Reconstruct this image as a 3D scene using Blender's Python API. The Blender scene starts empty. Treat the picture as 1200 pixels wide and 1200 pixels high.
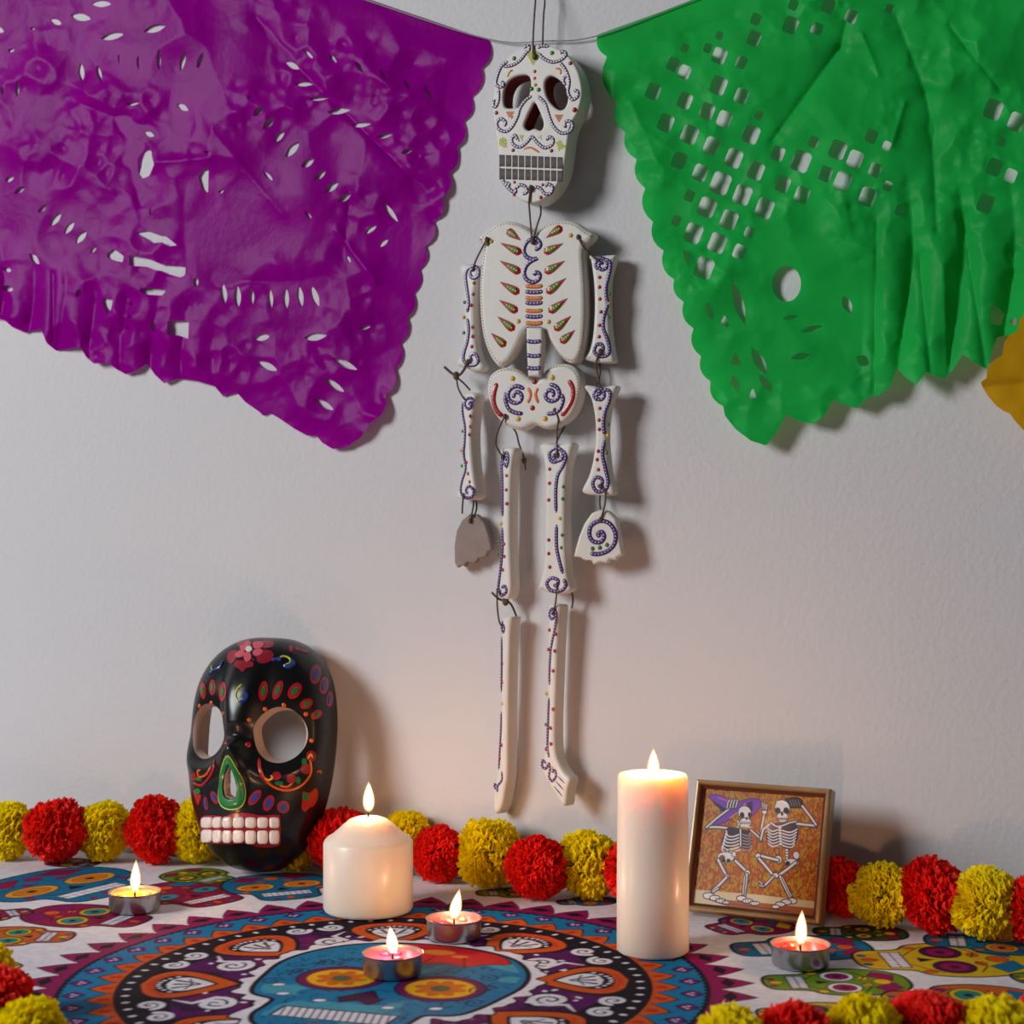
import bpy, math, random
import numpy as np
from mathutils import Vector
from mathutils.bvhtree import BVHTree

# ------------------------------------------------------------------ camera, world, light, exposure
scene = bpy.context.scene
C = scene.collection
FPX = 1950.0                      # focal length in pixels of a 1200 px frame
YAW = math.radians(20.0)          # the wall is seen 20 degrees obliquely
CAM = np.array([0.0, 0.0, 0.30])  # table top is z = 0, the wall is the plane y = WALL
WALL = 1.275
cam_data = bpy.data.cameras.new('camera')
cam_data.sensor_width = 36.0
cam_data.lens = FPX / 1200.0 * 36.0
cam_data.clip_start = 0.01
cam_data.dof.use_dof = True
cam_data.dof.focus_distance = 1.22
cam_data.dof.aperture_fstop = 11.0
cam = bpy.data.objects.new('camera', cam_data)
cam.location = CAM
cam.rotation_euler = (math.radians(90), 0, YAW)
C.objects.link(cam)
scene.camera = cam

world = bpy.data.worlds.new('world')
scene.world = world
world.use_nodes = True
world.node_tree.nodes['Background'].inputs[0].default_value = (0.80, 0.90, 1.0, 1)
world.node_tree.nodes['Background'].inputs[1].default_value = 0.045

def aim(o, target):
    o.rotation_euler = (Vector(target) - o.location).to_track_quat('-Z', 'Y').to_euler()
ld = bpy.data.lights.new('window_light', 'AREA')
ld.shape = 'RECTANGLE'; ld.size = 0.75; ld.size_y = 0.95
ld.energy = 54.0
ld.color = (0.94, 0.97, 1.0)
lo = bpy.data.objects.new('window_light', ld)
lo.location = (-2.25, -0.75, 1.25)
C.objects.link(lo)
aim(lo, (-0.40, 1.27, 0.42))

scene.view_settings.view_transform = 'Standard'
scene.view_settings.look = 'None'
scene.view_settings.gamma = 1.0
scene.view_settings.exposure = 0.12
scene.view_settings.use_curve_mapping = False
try:
    scene.cycles.use_denoising = True
except Exception:
    pass
FLAME = 230.0

# ------------------------------------------------------------------ geometry of the view (photo pixel -> place)
fw = np.array([-math.sin(YAW), math.cos(YAW), 0.0])
rt = np.array([math.cos(YAW), math.sin(YAW), 0.0])
up = np.array([0.0, 0.0, 1.0])
def ray(x, y):
    x = np.asarray(x, float); y = np.asarray(y, float)
    return fw + ((x - 600) / FPX)[..., None] * rt + ((600 - y) / FPX)[..., None] * up
def wallpt(x, y, n=0.0):                       # point at distance n in front of the wall
    d = ray(x, y)
    return CAM + d * ((WALL - n - CAM[1]) / d[..., 1])[..., None]
def tablept(x, y, z=0.0):
    d = ray(x, y)
    return CAM + d * ((z - CAM[2]) / d[..., 2])[..., None]
class Plane:
    """a working plane: origin P, axes U (right), V (up), N (out of the wall)"""
    def __init__(s, P, U, V):
        s.P = np.array(P, float); s.U = np.array(U, float); s.V = np.array(V, float)
        s.N = np.cross(s.U, s.V)
    def loc(s, x, y):
        d = ray(x, y)
        t = np.dot(s.P - CAM, s.N) / (d @ s.N)
        q = CAM + d * t[..., None] - s.P
        return np.stack([q @ s.U, q @ s.V], -1)
    def wld(s, ab, c=0.0):
        ab = np.asarray(ab, float)
        c = np.broadcast_to(np.asarray(c, float), ab.shape[:-1])
        return s.P + ab[..., :1] * s.U + ab[..., 1:2] * s.V + c[..., None] * s.N
def crop(ox, oy, k):
    return lambda P: np.asarray(P, float) / k + np.array([ox, oy])

# ------------------------------------------------------------------ materials
def lin(c):
    c = np.asarray(c, float) / 255.0
    return np.where(c <= 0.04045, c / 12.92, ((c + 0.055) / 1.055) ** 2.4)
MATS = {}
def mat(name, rgb=(200, 200, 200), rough=0.6, metal=0.0, noise=0.0, nscale=40.0, bump=0.0, bscale=80.0, coat=0.0, spec=0.5,
        sss=0.0, sssr=(0.01, 0.005, 0.003), island=0.0, attr=None, transl=0.0):
    if name in MATS: return MATS[name]
    m = bpy.data.materials.new(name); m.use_nodes = True
    nt = m.node_tree; b = nt.nodes['Principled BSDF']; L = nt.links.new
    col = tuple(lin(rgb)) + (1,)
    b.inputs['Base Color'].default_value = col
    b.inputs['Roughness'].default_value = rough
    b.inputs['Metallic'].default_value = metal
    b.inputs['Specular IOR Level'].default_value = spec
    b.inputs['Coat Weight'].default_value = coat
    b.inputs['Coat Roughness'].default_value = 0.15
    src = None
    tc = nt.nodes.new('ShaderNodeTexCoord')
    if attr:
        a = nt.nodes.new('ShaderNodeAttribute'); a.attribute_name = attr; src = a.outputs['Color']
    if noise > 0:
        nz = nt.nodes.new('ShaderNodeTexNoise'); nz.inputs['Scale'].default_value = nscale; nz.inputs['Detail'].default_value = 5
        L(tc.outputs['Object'], nz.inputs['Vector'])
        mr = nt.nodes.new('ShaderNodeMapRange'); mr.inputs[1].default_value = 0.3; mr.inputs[2].default_value = 0.7
        mr.inputs[3].default_value = 1 - noise; mr.inputs[4].default_value = 1 + noise
        L(nz.outputs['Fac'], mr.inputs[0])
        mx = nt.nodes.new('ShaderNodeVectorMath'); mx.operation = 'SCALE'
        if src is not None: L(src, mx.inputs[0])
        else: mx.inputs[0].default_value = col[:3]
        L(mr.outputs[0], mx.inputs['Scale']); src = mx.outputs[0]
    if island > 0:
        g = nt.nodes.new('ShaderNodeNewGeometry')
        mr = nt.nodes.new('ShaderNodeMapRange'); mr.inputs[3].default_value = 1 - island; mr.inputs[4].default_value = 1 + island
        L(g.outputs['Random Per Island'], mr.inputs[0])
        mx = nt.nodes.new('ShaderNodeVectorMath'); mx.operation = 'SCALE'
        if src is not None: L(src, mx.inputs[0])
        else: mx.inputs[0].default_value = col[:3]
        L(mr.outputs[0], mx.inputs['Scale']); src = mx.outputs[0]
    if src is not None: L(src, b.inputs['Base Color'])
    if bump > 0:
        nz = nt.nodes.new('ShaderNodeTexNoise'); nz.inputs['Scale'].default_value = bscale; nz.inputs['Detail'].default_value = 6
        L(tc.outputs['Object'], nz.inputs['Vector'])
        bp = nt.nodes.new('ShaderNodeBump'); bp.inputs['Strength'].default_value = bump; bp.inputs['Distance'].default_value = 0.002
        L(nz.outputs['Fac'], bp.inputs['Height']); L(bp.outputs[0], b.inputs['Normal'])
    if sss > 0:
        b.inputs['Subsurface Weight'].default_value = sss
        b.inputs['Subsurface Radius'].default_value = sssr
        b.inputs['Subsurface Scale'].default_value = 1.0
    if transl > 0:
        t = nt.nodes.new('ShaderNodeBsdfTranslucent'); t.inputs[0].default_value = col
        if src is not None: L(src, t.inputs[0])
        ms = nt.nodes.new('ShaderNodeMixShader'); ms.inputs[0].default_value = transl
        out = nt.nodes['Material Output']
        L(b.outputs[0], ms.inputs[1]); L(t.outputs[0], ms.inputs[2]); L(ms.outputs[0], out.inputs['Surface'])
    MATS[name] = m
    return m

# ------------------------------------------------------------------ mesh helpers
class MB:
    """collects shapes (world coordinates) and links them as ONE mesh object"""
    def __init__(s): s.v = []; s.f = []; s.n = 0; s.mi = []
    def add(s, V, F, mi=0):
        V = np.asarray(V, float).reshape(-1, 3)
        s.v.append(V); s.f += [tuple(int(i) + s.n for i in q) for q in F]; s.mi += [mi] * len(F); s.n += len(V)
        return s
    def box(s, lo, hi, mi=0):
        x0, y0, z0 = lo; x1, y1, z1 = hi
        V = [(x0,y0,z0),(x1,y0,z0),(x1,y1,z0),(x0,y1,z0),(x0,y0,z1),(x1,y0,z1),(x1,y1,z1),(x0,y1,z1)]
        return s.add(V, [(3,2,1,0),(4,5,6,7),(0,1,5,4),(1,2,6,5),(2,3,7,6),(3,0,4,7)], mi)
    def tube(s, P, r, sides=8, cap=True, mi=0, flat=None):
        P = np.asarray(P, float); n = len(P)
        r = np.broadcast_to(np.asarray(r, float), (n,))
        T = np.gradient(P, axis=0); T /= np.linalg.norm(T, axis=1)[:, None] + 1e-12
        ref = np.array(flat if flat is not None else (0.31, -0.9, 0.29), float)
        V = []
        for i in range(n):
            a = np.cross(T[i], ref); a /= np.linalg.norm(a) + 1e-12
            b = np.cross(a, T[i])
            k = 0.55 if flat is not None else 1.0
            for j in range(sides):
                t = 2 * math.pi * j / sides
                V.append(P[i] + r[i] * (math.cos(t) * a + k * math.sin(t) * b))
        F = [(i*sides+j, i*sides+(j+1) % sides, (i+1)*sides+(j+1) % sides, (i+1)*sides+j) for i in range(n-1) for j in range(sides)]
        if cap: F += [tuple(range(sides))[::-1], tuple((n-1)*sides+j for j in range(sides))]
        return s.add(V, F, mi)
    def lathe(s, prof, c=(0, 0, 0), seg=48, mi=0, bend=None):
        prof = np.asarray(prof, float); n = len(prof); V = []
        for r, z in prof:
            off = bend(z) if bend else (0, 0)
            for j in range(seg):
                t = 2 * math.pi * j / seg
                V.append((c[0] + r*math.cos(t) + off[0], c[1] + r*math.sin(t) + off[1], c[2] + z))
        F = [(i*seg+j, i*seg+(j+1) % seg, (i+1)*seg+(j+1) % seg, (i+1)*seg+j) for i in range(n-1) for j in range(seg)]
        return s.add(V, F, mi)
    def dome(s, p, r, U, V_, N, h=0.6, seg=8, rings=3, mi=0):
        vs = []
        for i in range(rings):
            a = math.pi/2 * i / rings
            for j in range(seg):
                t = 2*math.pi*j/seg
                vs.append(p + r*math.cos(a)*(math.cos(t)*U + math.sin(t)*V_) + r*h*math.sin(a)*N)
        vs.append(p + r*h*N)
        F = [(i*seg+j, i*seg+(j+1) % seg, (i+1)*seg+(j+1) % seg, (i+1)*seg+j) for i in range(rings-1) for j in range(seg)]
        F += [((rings-1)*seg+j, (rings-1)*seg+(j+1) % seg, rings*seg) for j in range(seg)]
        return s.add(vs, F, mi)
    def blob(s, p, A, B, D, e1=0.5, e2=0.5, nu=14, nv=8, mi=0):
        """superellipsoid with half axes A, B, D (vectors)"""
        pw = lambda x, e: math.copysign(abs(x)**e, x)
        vs = []
        for i in range(nv+1):
            ph = -math.pi/2 + math.pi*i/nv
            for j in range(nu):
                t = 2*math.pi*j/nu
                vs.append(p + pw(math.cos(ph), e1)*(pw(math.cos(t), e2)*A + pw(math.sin(t), e2)*B) + pw(math.sin(ph), e1)*D)
        F = [(i*nu+j, i*nu+(j+1) % nu, (i+1)*nu+(j+1) % nu, (i+1)*nu+j) for i in range(nv) for j in range(nu)]
        return s.add(vs, F, mi)
    def mesh(s, name, base=(0, 0, 0)):
        me = bpy.data.meshes.new(name)
        V = np.concatenate(s.v) - np.asarray(base, float)
        me.from_pydata(V.tolist(), [], s.f)
        return me
    def build(s, name, m, parent=None, base=None, smooth=True, angle=40):
        b = base if base is not None else (parent_base(parent) if parent is not None else (0, 0, 0))
        me = s.mesh(name, b)
        return link(name, me, m, parent, b, smooth, angle, s.mi)
def parent_base(p):
    return np.array(p['_b'])
def link(name, me, m, parent=None, base=(0, 0, 0), smooth=True, angle=40, mi=None):
    for x in (m if isinstance(m, (list, tuple)) else [m]): me.materials.append(x)
    if mi is not None and any(mi): me.polygons.foreach_set('material_index', mi)
    me.validate(); me.update()
    if smooth:
        me.polygons.foreach_set('use_smooth', [True]*len(me.polygons))
        if angle < 180: me.set_sharp_from_angle(angle=math.radians(angle))
    o = bpy.data.objects.new(name, me); C.objects.link(o)
    o['_b'] = [float(x) for x in base]
    if parent is not None: o.parent = parent
    else: o.location = [float(x) for x in base]
    return o
def thing(name, label, cat, base, group=None):
    o = bpy.data.objects.new(name, None); C.objects.link(o)
    o.empty_display_size = 0.02
    o.location = [float(x) for x in base]; o['_b'] = [float(x) for x in base]
    return tag(o, label, cat, group)
def tag(o, label, cat, group=None):
    o['label'] = label; o['category'] = cat
    if group: o['group'] = group
    return o
def struct(o): o['kind'] = 'structure'; return o
def stuff(o): o['kind'] = 'stuff'; return o

def smooth_closed(P, k=5):
    P = np.asarray(P, float); n = len(P); out = []
    for i in range(n):
        p0, p1, p2, p3 = P[i-1], P[i], P[(i+1) % n], P[(i+2) % n]
        for j in range(k):
            t = j/k
            out.append(0.5*((2*p1) + (-p0+p2)*t + (2*p0-5*p1+4*p2-p3)*t*t + (-p0+3*p1-3*p2+p3)*t**3))
    return np.array(out)
def smooth_open(P, k=6):
    P = np.asarray(P, float); n = len(P); out = []
    for i in range(n-1):
        p0, p1, p2, p3 = P[max(i-1, 0)], P[i], P[i+1], P[min(i+2, n-1)]
        for j in range(k):
            t = j/k
            out.append(0.5*((2*p1) + (-p0+p2)*t + (2*p0-5*p1+4*p2-p3)*t*t + (-p0+3*p1-3*p2+p3)*t**3))
    out.append(P[-1])
    return np.array(out)
def spiral(cx, cy, r0, r1, a0, turns, n=26):
    t = np.linspace(0, 1, n); a = math.radians(a0) + t*turns*2*math.pi; r = r0 + (r1-r0)*t
    return np.stack([cx + r*np.cos(a), cy + r*np.sin(a)], -1)

def poly_sdf(X, Y, P):
    P = np.asarray(P, float); n = len(P)
    d = np.full(X.shape, 1e18); s = np.ones(X.shape)
    for i in range(n):
        a = P[i]; b = P[i-1]; e = b-a
        wx = X-a[0]; wy = Y-a[1]
        t = np.clip((wx*e[0]+wy*e[1])/(e@e+1e-18), 0, 1)
        d = np.minimum(d, (wx-e[0]*t)**2 + (wy-e[1]*t)**2)
        c1 = Y >= a[1]; c2 = Y < b[1]; c3 = e[0]*wy > e[1]*wx
        flip = (c1 & c2 & c3) | (~c1 & ~c2 & ~c3)
        s = np.where(flip, -s, s)
    return s*np.sqrt(d)
def lens(x0, y0, x1, y1, w, n=7):
    """a pointed slit from one end to the other, w wide in the middle"""
    t = np.linspace(0, 1, n); dx, dy = x1-x0, y1-y0; L = math.hypot(dx, dy)+1e-9
    k = w/2*np.sin(np.pi*t); nx, ny = -dy/L, dx/L
    a = np.stack([x0+dx*t+nx*k, y0+dy*t+ny*k], -1); b = np.stack([x0+dx*t-nx*k, y0+dy*t-ny*k], -1)
    return np.concatenate([a, b[-2:0:-1]])
def clip_grid(P, F):
    """keep the part of a structured grid of points P[i,j] where F < 0, cut exactly along F = 0"""
    ni, nj = F.shape; ins = F < 0
    ids = -np.ones((ni, nj), int); ids[ins] = np.arange(ins.sum())
    V = [P[ins]]; n = int(ins.sum()); extra = []; edge = {}
    c = ins[:-1, :-1].astype(int) + ins[1:, :-1] + ins[1:, 1:] + ins[:-1, 1:]
    I, J = np.nonzero(c == 4)
    faces = np.stack([ids[I, J], ids[I+1, J], ids[I+1, J+1], ids[I, J+1]], -1).tolist()
    def cross(a, b):
        nonlocal n
        k = (a, b) if a < b else (b, a)
        if k not in edge:
            t = F[k[0]]/(F[k[0]]-F[k[1]]); t = min(max(t, 0.02), 0.98)
            extra.append(P[k[0]]*(1-t)+P[k[1]]*t); edge[k] = n; n += 1
        return edge[k]
    I, J = np.nonzero((c > 0) & (c < 4))
    for i, j in zip(I.tolist(), J.tolist()):
        q = [(i, j), (i+1, j), (i+1, j+1), (i, j+1)]; poly = []
        for k in range(4):
            a, b = q[k], q[(k+1) % 4]
            if ins[a]: poly.append(int(ids[a]))
            if ins[a] != ins[b]: poly.append(cross(a, b))
        if len(poly) > 2: faces.append(poly)
    return np.concatenate([V[0], np.array(extra).reshape(-1, P.shape[-1])]), faces

_rng = np.random.RandomState(7)
_tab = _rng.rand(256, 256)
def vnoise(x, y):
    xi = np.floor(x).astype(int); yi = np.floor(y).astype(int); fx = x-xi; fy = y-yi
    fx = fx*fx*(3-2*fx); fy = fy*fy*(3-2*fy)
    g = lambda a, b: _tab[a % 256, b % 256]
    return (g(xi, yi)*(1-fx)+g(xi+1, yi)*fx)*(1-fy) + (g(xi, yi+1)*(1-fx)+g(xi+1, yi+1)*fx)*fy
def fbm(x, y, o=4):
    s = 0; a = 0.5
    for k in range(o):
        s = s + a*vnoise(x*2**k+17.3*k, y*2**k-9.1*k); a *= 0.5
    return s
class Painter:
    """prints flat shapes into the colours of a structured grid of points (X by columns, Y by rows)"""
    def __init__(s, xs, ys, bg):
        s.xs = xs; s.ys = ys; s.X, s.Y = np.meshgrid(xs, ys, indexing='ij')
        s.col = np.empty(s.X.shape+(3,)); s.col[:] = lin(bg); s.aa = 0.0006
    def sub(s, lo, hi):
        i0, i1 = np.searchsorted(s.xs, [lo[0], hi[0]]); j0, j1 = np.searchsorted(s.ys, [lo[1], hi[1]])
        return slice(max(i0-1, 0), i1+1), slice(max(j0-1, 0), j1+1)
    def put(s, sl, d, rgb):
        if d.size == 0: return
        k = np.clip(0.5-d/s.aa, 0, 1)[..., None]
        s.col[sl] = s.col[sl]*(1-k) + lin(rgb)*k
    def poly(s, P, rgb, line=None, w=0.0):
        P = np.asarray(P, float); m = w+0.002
        sl = s.sub(P.min(0)-m, P.max(0)+m); X, Y = s.X[sl], s.Y[sl]
        if X.size == 0: return
        d = poly_sdf(X, Y, P)
        if line is not None: s.put(sl, d-w, line)
        s.put(sl, d, rgb)
    def ell(s, c, a, b, rot, rgb, line=None, w=0.0):
        t = np.linspace(0, 2*math.pi, 22, endpoint=False); cr, sr = math.cos(rot), math.sin(rot)
        x = a*np.cos(t); y = b*np.sin(t)
        s.poly(np.stack([c[0]+x*cr-y*sr, c[1]+x*sr+y*cr], -1), rgb, line, w)
    def stroke(s, P, w, rgb):
        P = np.asarray(P, float); w = np.broadcast_to(np.asarray(w, float), (len(P),)); m = w.max()+0.002
        sl = s.sub(P.min(0)-m, P.max(0)+m); X, Y = s.X[sl], s.Y[sl]
        if X.size == 0: return
        d = np.full(X.shape, 1e9)
        for i in range(len(P)-1):
            a, b = P[i], P[i+1]; e = b-a
            t = np.clip(((X-a[0])*e[0]+(Y-a[1])*e[1])/(e@e+1e-15), 0, 1)
            d = np.minimum(d, np.hypot(X-a[0]-e[0]*t, Y-a[1]-e[1]*t)-(w[i]*(1-t)+w[i+1]*t)/2)
        s.put(sl, d, rgb)
def set_colors(me, col):
    a = me.color_attributes.new('print', 'FLOAT_COLOR', 'POINT')
    c = np.ones((len(me.vertices), 4), np.float32); c[:, :3] = col.reshape(-1, 3)
    a.data.foreach_set('color', c.ravel())
# ------------------------------------------------------------------ the setting
m_wall = mat('white_plaster', (214, 211, 212), 0.85, noise=0.015, nscale=3, bump=0.26, bscale=230, spec=0.2)
struct(MB().box((-3.2, WALL, -0.75), (1.9, WALL+0.12, 1.95)).build('wall_back', m_wall, smooth=False))
struct(MB().box((-3.2, -2.5, -0.80), (1.9, WALL+0.12, -0.75)).build('floor', mat('floor_boards', (120, 92, 66), 0.5, noise=0.2, nscale=8), smooth=False))

# table under the cloth
TX0, TX1, TY0, TY1 = -1.12, 0.24, 0.66, 1.262
tb = thing('table', 'wooden table hidden under the printed cloth', 'table', ((TX0+TX1)/2, (TY0+TY1)/2, -0.75))
m_wood = mat('table_wood', (120, 84, 52), 0.5, noise=0.15, nscale=14)
MB().box((TX0, TY0, -0.034), (TX1, TY1, -0.004)).build('tabletop', m_wood, tb, smooth=False)
for sx in (TX0+0.05, TX1-0.11):
    for sy in (TY0+0.05, TY1-0.11):
        MB().box((sx, sy, -0.75), (sx+0.06, sy+0.06, -0.034)).build('leg', m_wood, tb, smooth=False)

# ------------------------------------------------------------------ tablecloth with its print
def T(x, y): return tablept(np.array(x, float), np.array(y, float))[..., :2]
xs = np.concatenate([np.arange(TX0-0.22, -0.98, 0.02), np.arange(-0.98, 0.03, 0.00085), np.arange(0.035, TX1+0.22, 0.02)])
ys = np.concatenate([np.arange(TY0-0.22, 0.80, 0.02), np.arange(0.80, TY1+0.003, 0.00125)])
pt = Painter(xs, ys, (222, 218, 224)); pt.aa = 0.0011
NAVY, MAG, BLUE, ORG, PUR, WHT, YEL, RED, GRN = (16, 12, 30), (142, 8, 84), (6, 116, 164), (208, 84, 18), (84, 4, 88), (226, 222, 232), (222, 172, 20), (190, 14, 28), (104, 138, 24)
c0 = np.array([-0.4395, 0.972])                      # centre of the big medallion
R = np.hypot(pt.X-c0[0], pt.Y-c0[1]); TH = np.arctan2(pt.Y-c0[1], pt.X-c0[0])
sl = (slice(None), slice(None))
def frac_tri(n, off=0.0):                             # 0 at the cusp, 1 at the tip, n times round
    q = (TH/(2*math.pi)*n+off) % 1.0
    return 1-np.abs(q-0.5)*2
tri = frac_tri(46)
pt.put(sl, R-(0.2125+0.0235*tri**0.8), NAVY)
pt.put(sl, R-(0.2110+0.0235*tri**0.8), MAG)
pt.put(sl, np.maximum(R-(0.2085+0.013*tri), 0.2125-R-0.004*(tri-0.6)*0)-0.0*tri, MAG)
pt.put(sl, np.maximum.reduce([np.abs(R-0.2185)-0.0048*np.clip((tri-0.35)*1.6, 0, 1), 0.35-tri]), NAVY)
pt.put(sl, R-0.2062, NAVY)
pt.put(sl, R-(0.2035-0.0018*frac_tri(180)), BLUE)
t2 = frac_tri(44)
k = np.abs(R-0.1945)
pt.put(sl, np.maximum(k-0.0072*np.clip((t2-0.38)*1.9, 0, 1), 0.38-t2), NAVY)
pt.put(sl, np.maximum(k-0.0058*np.clip((t2-0.45)*1.9, 0, 1), 0.45-t2), (110, 10, 110))
for i in range(44):
    a = 2*math.pi*(i+0.5)/44
    for da, rr in ((-0.012, 0.1950), (0.012, 0.1950), (0, 0.1925)):
        pt.ell(c0+rr*np.array([math.cos(a+da), math.sin(a+da)]), 0.0012, 0.0009, a, WHT)
t3 = frac_tri(44, 0.5)
pt.put(sl, R-(0.1715+0.0165*t3**0.7), NAVY)
pt.put(sl, R-(0.1700+0.0160*t3**0.7), ORG)
pt.put(sl, np.maximum.reduce([R-0.1795, 0.172-R, 0.80-t3]), (190, 40, 24))
pt.put(sl, R-0.1700, NAVY)
pt.put(sl, R-(0.1385+0.004*np.sin(8*TH)), PUR)
pn = fbm(pt.X*60, pt.Y*60)
pt.put(sl, np.maximum(R-0.136, (0.56-pn)*0.02), (112, 14, 86))
pt.put(sl, np.maximum(R-0.136, (pn-0.33)*0.02), (44, 6, 56))
rg = random.Random(3)
def pol(r, a): return c0+r*np.array([math.cos(a), math.sin(a)])
for i in range(70):                                  # white dots round the black band
    a = 2*math.pi*i/70
    pt.ell(pol(0.1625, a), 0.0026, 0.0017, a, WHT)
for i in range(8):
    a = math.radians(22+45*i); e = np.array([math.cos(a), math.sin(a)]); g = np.array([-e[1], e[0]])
    def drop(k, r0, r1, wd):
        t = np.linspace(0, 1, 16)
        r = r0+(r1-r0)*t; w = wd*np.sin(np.pi*t**0.62)**0.9
        A = c0+r[:, None]*e+w[:, None]*g; B = c0+r[:, None]*e-w[:, None]*g
        return np.concatenate([A, B[-2:0:-1]])
    pt.poly(drop(0, 0.158, 0.090, 0.034), NAVY)
    pt.poly(drop(0, 0.1555, 0.094, 0.030), ORG)
    for q in range(14):
        b = q/13*2-1
        pt.ell(c0+(0.150-0.012*b*b)*e+0.024*b*g, 0.0022, 0.0014, a, (196, 46, 24))
    pt.poly(drop(0, 0.1475, 0.106, 0.0205), NAVY)
    for q in range(9):
        b = q/8*2-1
        pt.ell(c0+(0.1445-0.010*b*b)*e+0.017*b*g, 0.0016, 0.0013, a, WHT)
    pt.poly(drop(0, 0.1395, 0.109, 0.0150), WHT)
    for b in (-1, 0, 1):
        pt.stroke([c0+0.118*e+0.001*b*g, c0+0.134*e+0.0085*b*g], [0.0012, 0.0028], NAVY)
    pt.stroke([c0+0.126*e-0.011*g, c0+0.123*e, c0+0.126*e+0.011*g], 0.0012, NAVY)
    a2 = a+math.radians(22.5)
    for sg in (-1, 1):                                # white scrolls between the drops
        p = pol(0.149, a2+sg*0.085); sp = spiral(p[0], p[1], 0.0012, 0.0088, math.degrees(a2)+90*sg, 1.5*sg)
        pt.stroke(sp, np.linspace(0.003, 0.0042, len(sp)), WHT)
    p = pol(0.111, a2); sp = spiral(p[0], p[1], 0.001, 0.0125, math.degrees(a2), 1.7)
    pt.stroke(sp, 0.0085, NAVY); pt.stroke(sp, np.linspace(0.004, 0.0052, len(sp)), WHT)
    tail = np.array([sp[-1], pol(0.124, a2-0.05), pol(0.134, a2-0.13)])
    pt.stroke(tail, [0.0048, 0.0035, 0.001], WHT)
    for q in range(7):
        pt.ell(pol(rg.uniform(0.094, 0.130), a2+rg.uniform(-0.22, 0.22)), rg.uniform(0.0014, 0.0030), 0.0016, rg.random()*3, WHT)
# the skull in the middle of the medallion
half = [(0, .094), (.030, .090), (.058, .076), (.077, .050), (.084, .020), (.080, -.010), (.074, -.036), (.066, -.050), (.050, -.056), (.047, -.070), (.046, -.088), (.036, -.104), (.016, -.110)]
full = smooth_closed(np.array(half+[(-x, y) for x, y in half[:0:-1]]), 4)+c0
d = poly_sdf(pt.X, pt.Y, full)
wob = 0.0025*np.sin(TH*26)+0.0016*np.sin(TH*41)
pt.put(sl, d-0.0125-wob, NAVY); pt.put(sl, d-0.0105-wob, WHT); pt.put(sl, d-0.0035, NAVY); pt.put(sl, d, BLUE)
ins = d+0.004
vein = np.abs(fbm(pt.X*95, pt.Y*95, 3)-0.44)
pt.put(sl, np.maximum(ins, (vein-0.018)*0.05), (10, 52, 86))
pt.put(sl, np.maximum(ins, (fbm(pt.X*30+5, pt.Y*30, 3)-0.34)*0.03), (60, 150, 176))
def P0(*q): return [c0+np.array(p) for p in q]
fl = smooth_closed(np.array(P0((-.034, .088), (.004, .095), (.044, .084), (.060, .066), (.046, .060), (.034, .050), (.018, .053), (.004, .046), (-.010, .056), (-.024, .050), (-.030, .064))), 3)
pt.poly(fl, RED, NAVY, 0.0014)
for q in ((.004, .078, .012), (.022, .072, .006), (-.014, .072, .006)): pt.ell(c0+np.array(q[:2]), q[2], q[2]*.55, 0.1, (214, 120, 24))
pt.stroke(P0((.004, .046), (.006, .068)), .0016, (90, 6, 20)); pt.stroke(P0((.034, .050), (.026, .07)), .0016, (90, 6, 20)); pt.stroke(P0((-.024, .050), (-.012, .068)), .0016, (90, 6, 20))
for sx in (-1, 1):
    ec = c0+np.array([.004+sx*.0345, -.002])
    pt.ell(ec, .0285, .0265, 0, (110, 8, 80), NAVY, .0015)
    pt.ell(ec, .0225, .0205, 0, (232, 172, 10), (150, 60, 20), .0008)
    for q in range(8):
        a = math.pi*q/4; pt.ell(ec+.0105*np.array([math.cos(a), math.sin(a)]), .0062, .0036, a, (214, 104, 14), (180, 110, 14), .0006)
    pt.ell(ec, .0058, .0058, 0, (86, 96, 66), (150, 84, 14), .0008)
pt.poly(P0((.001, -.022), (.013, -.040), (.010, -.048), (.001, -.042), (-.009, -.048), (-.012, -.040)), (70, 6, 60), NAVY, .0016)
pt.poly(P0((-.036, -.068), (.036, -.064), (.036, -.082), (-.036, -.086)), WHT, NAVY, .0018)
for q in range(15):
    x = -.034+.068*q/14; pt.stroke(P0((x-.002, -.067+.002*q/14), (x+.003, -.085+.002*q/14)), .0012, (60, 56, 80))
for x, y in ((-.05, -.045), (.052, -.042), (-.062, -.028), (-.022, -.05), (.024, -.05), (.0, -.096)): pt.ell(c0+np.array([x, y]), .004, .0026, .4, WHT, NAVY, .0008)
pt.ell(c0+np.array([0, -.098]), .010, .005, 0, ORG, NAVY, .001)
for sx in (-1, 1):
    for k_ in range(3):
        sp = spiral(c0[0]+sx*(.058+.006*k_), c0[1]+.03-.026*k_, .001, .008, 90*k_, 1.4*sx); pt.stroke(sp, .0014, (10, 48, 80))

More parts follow.
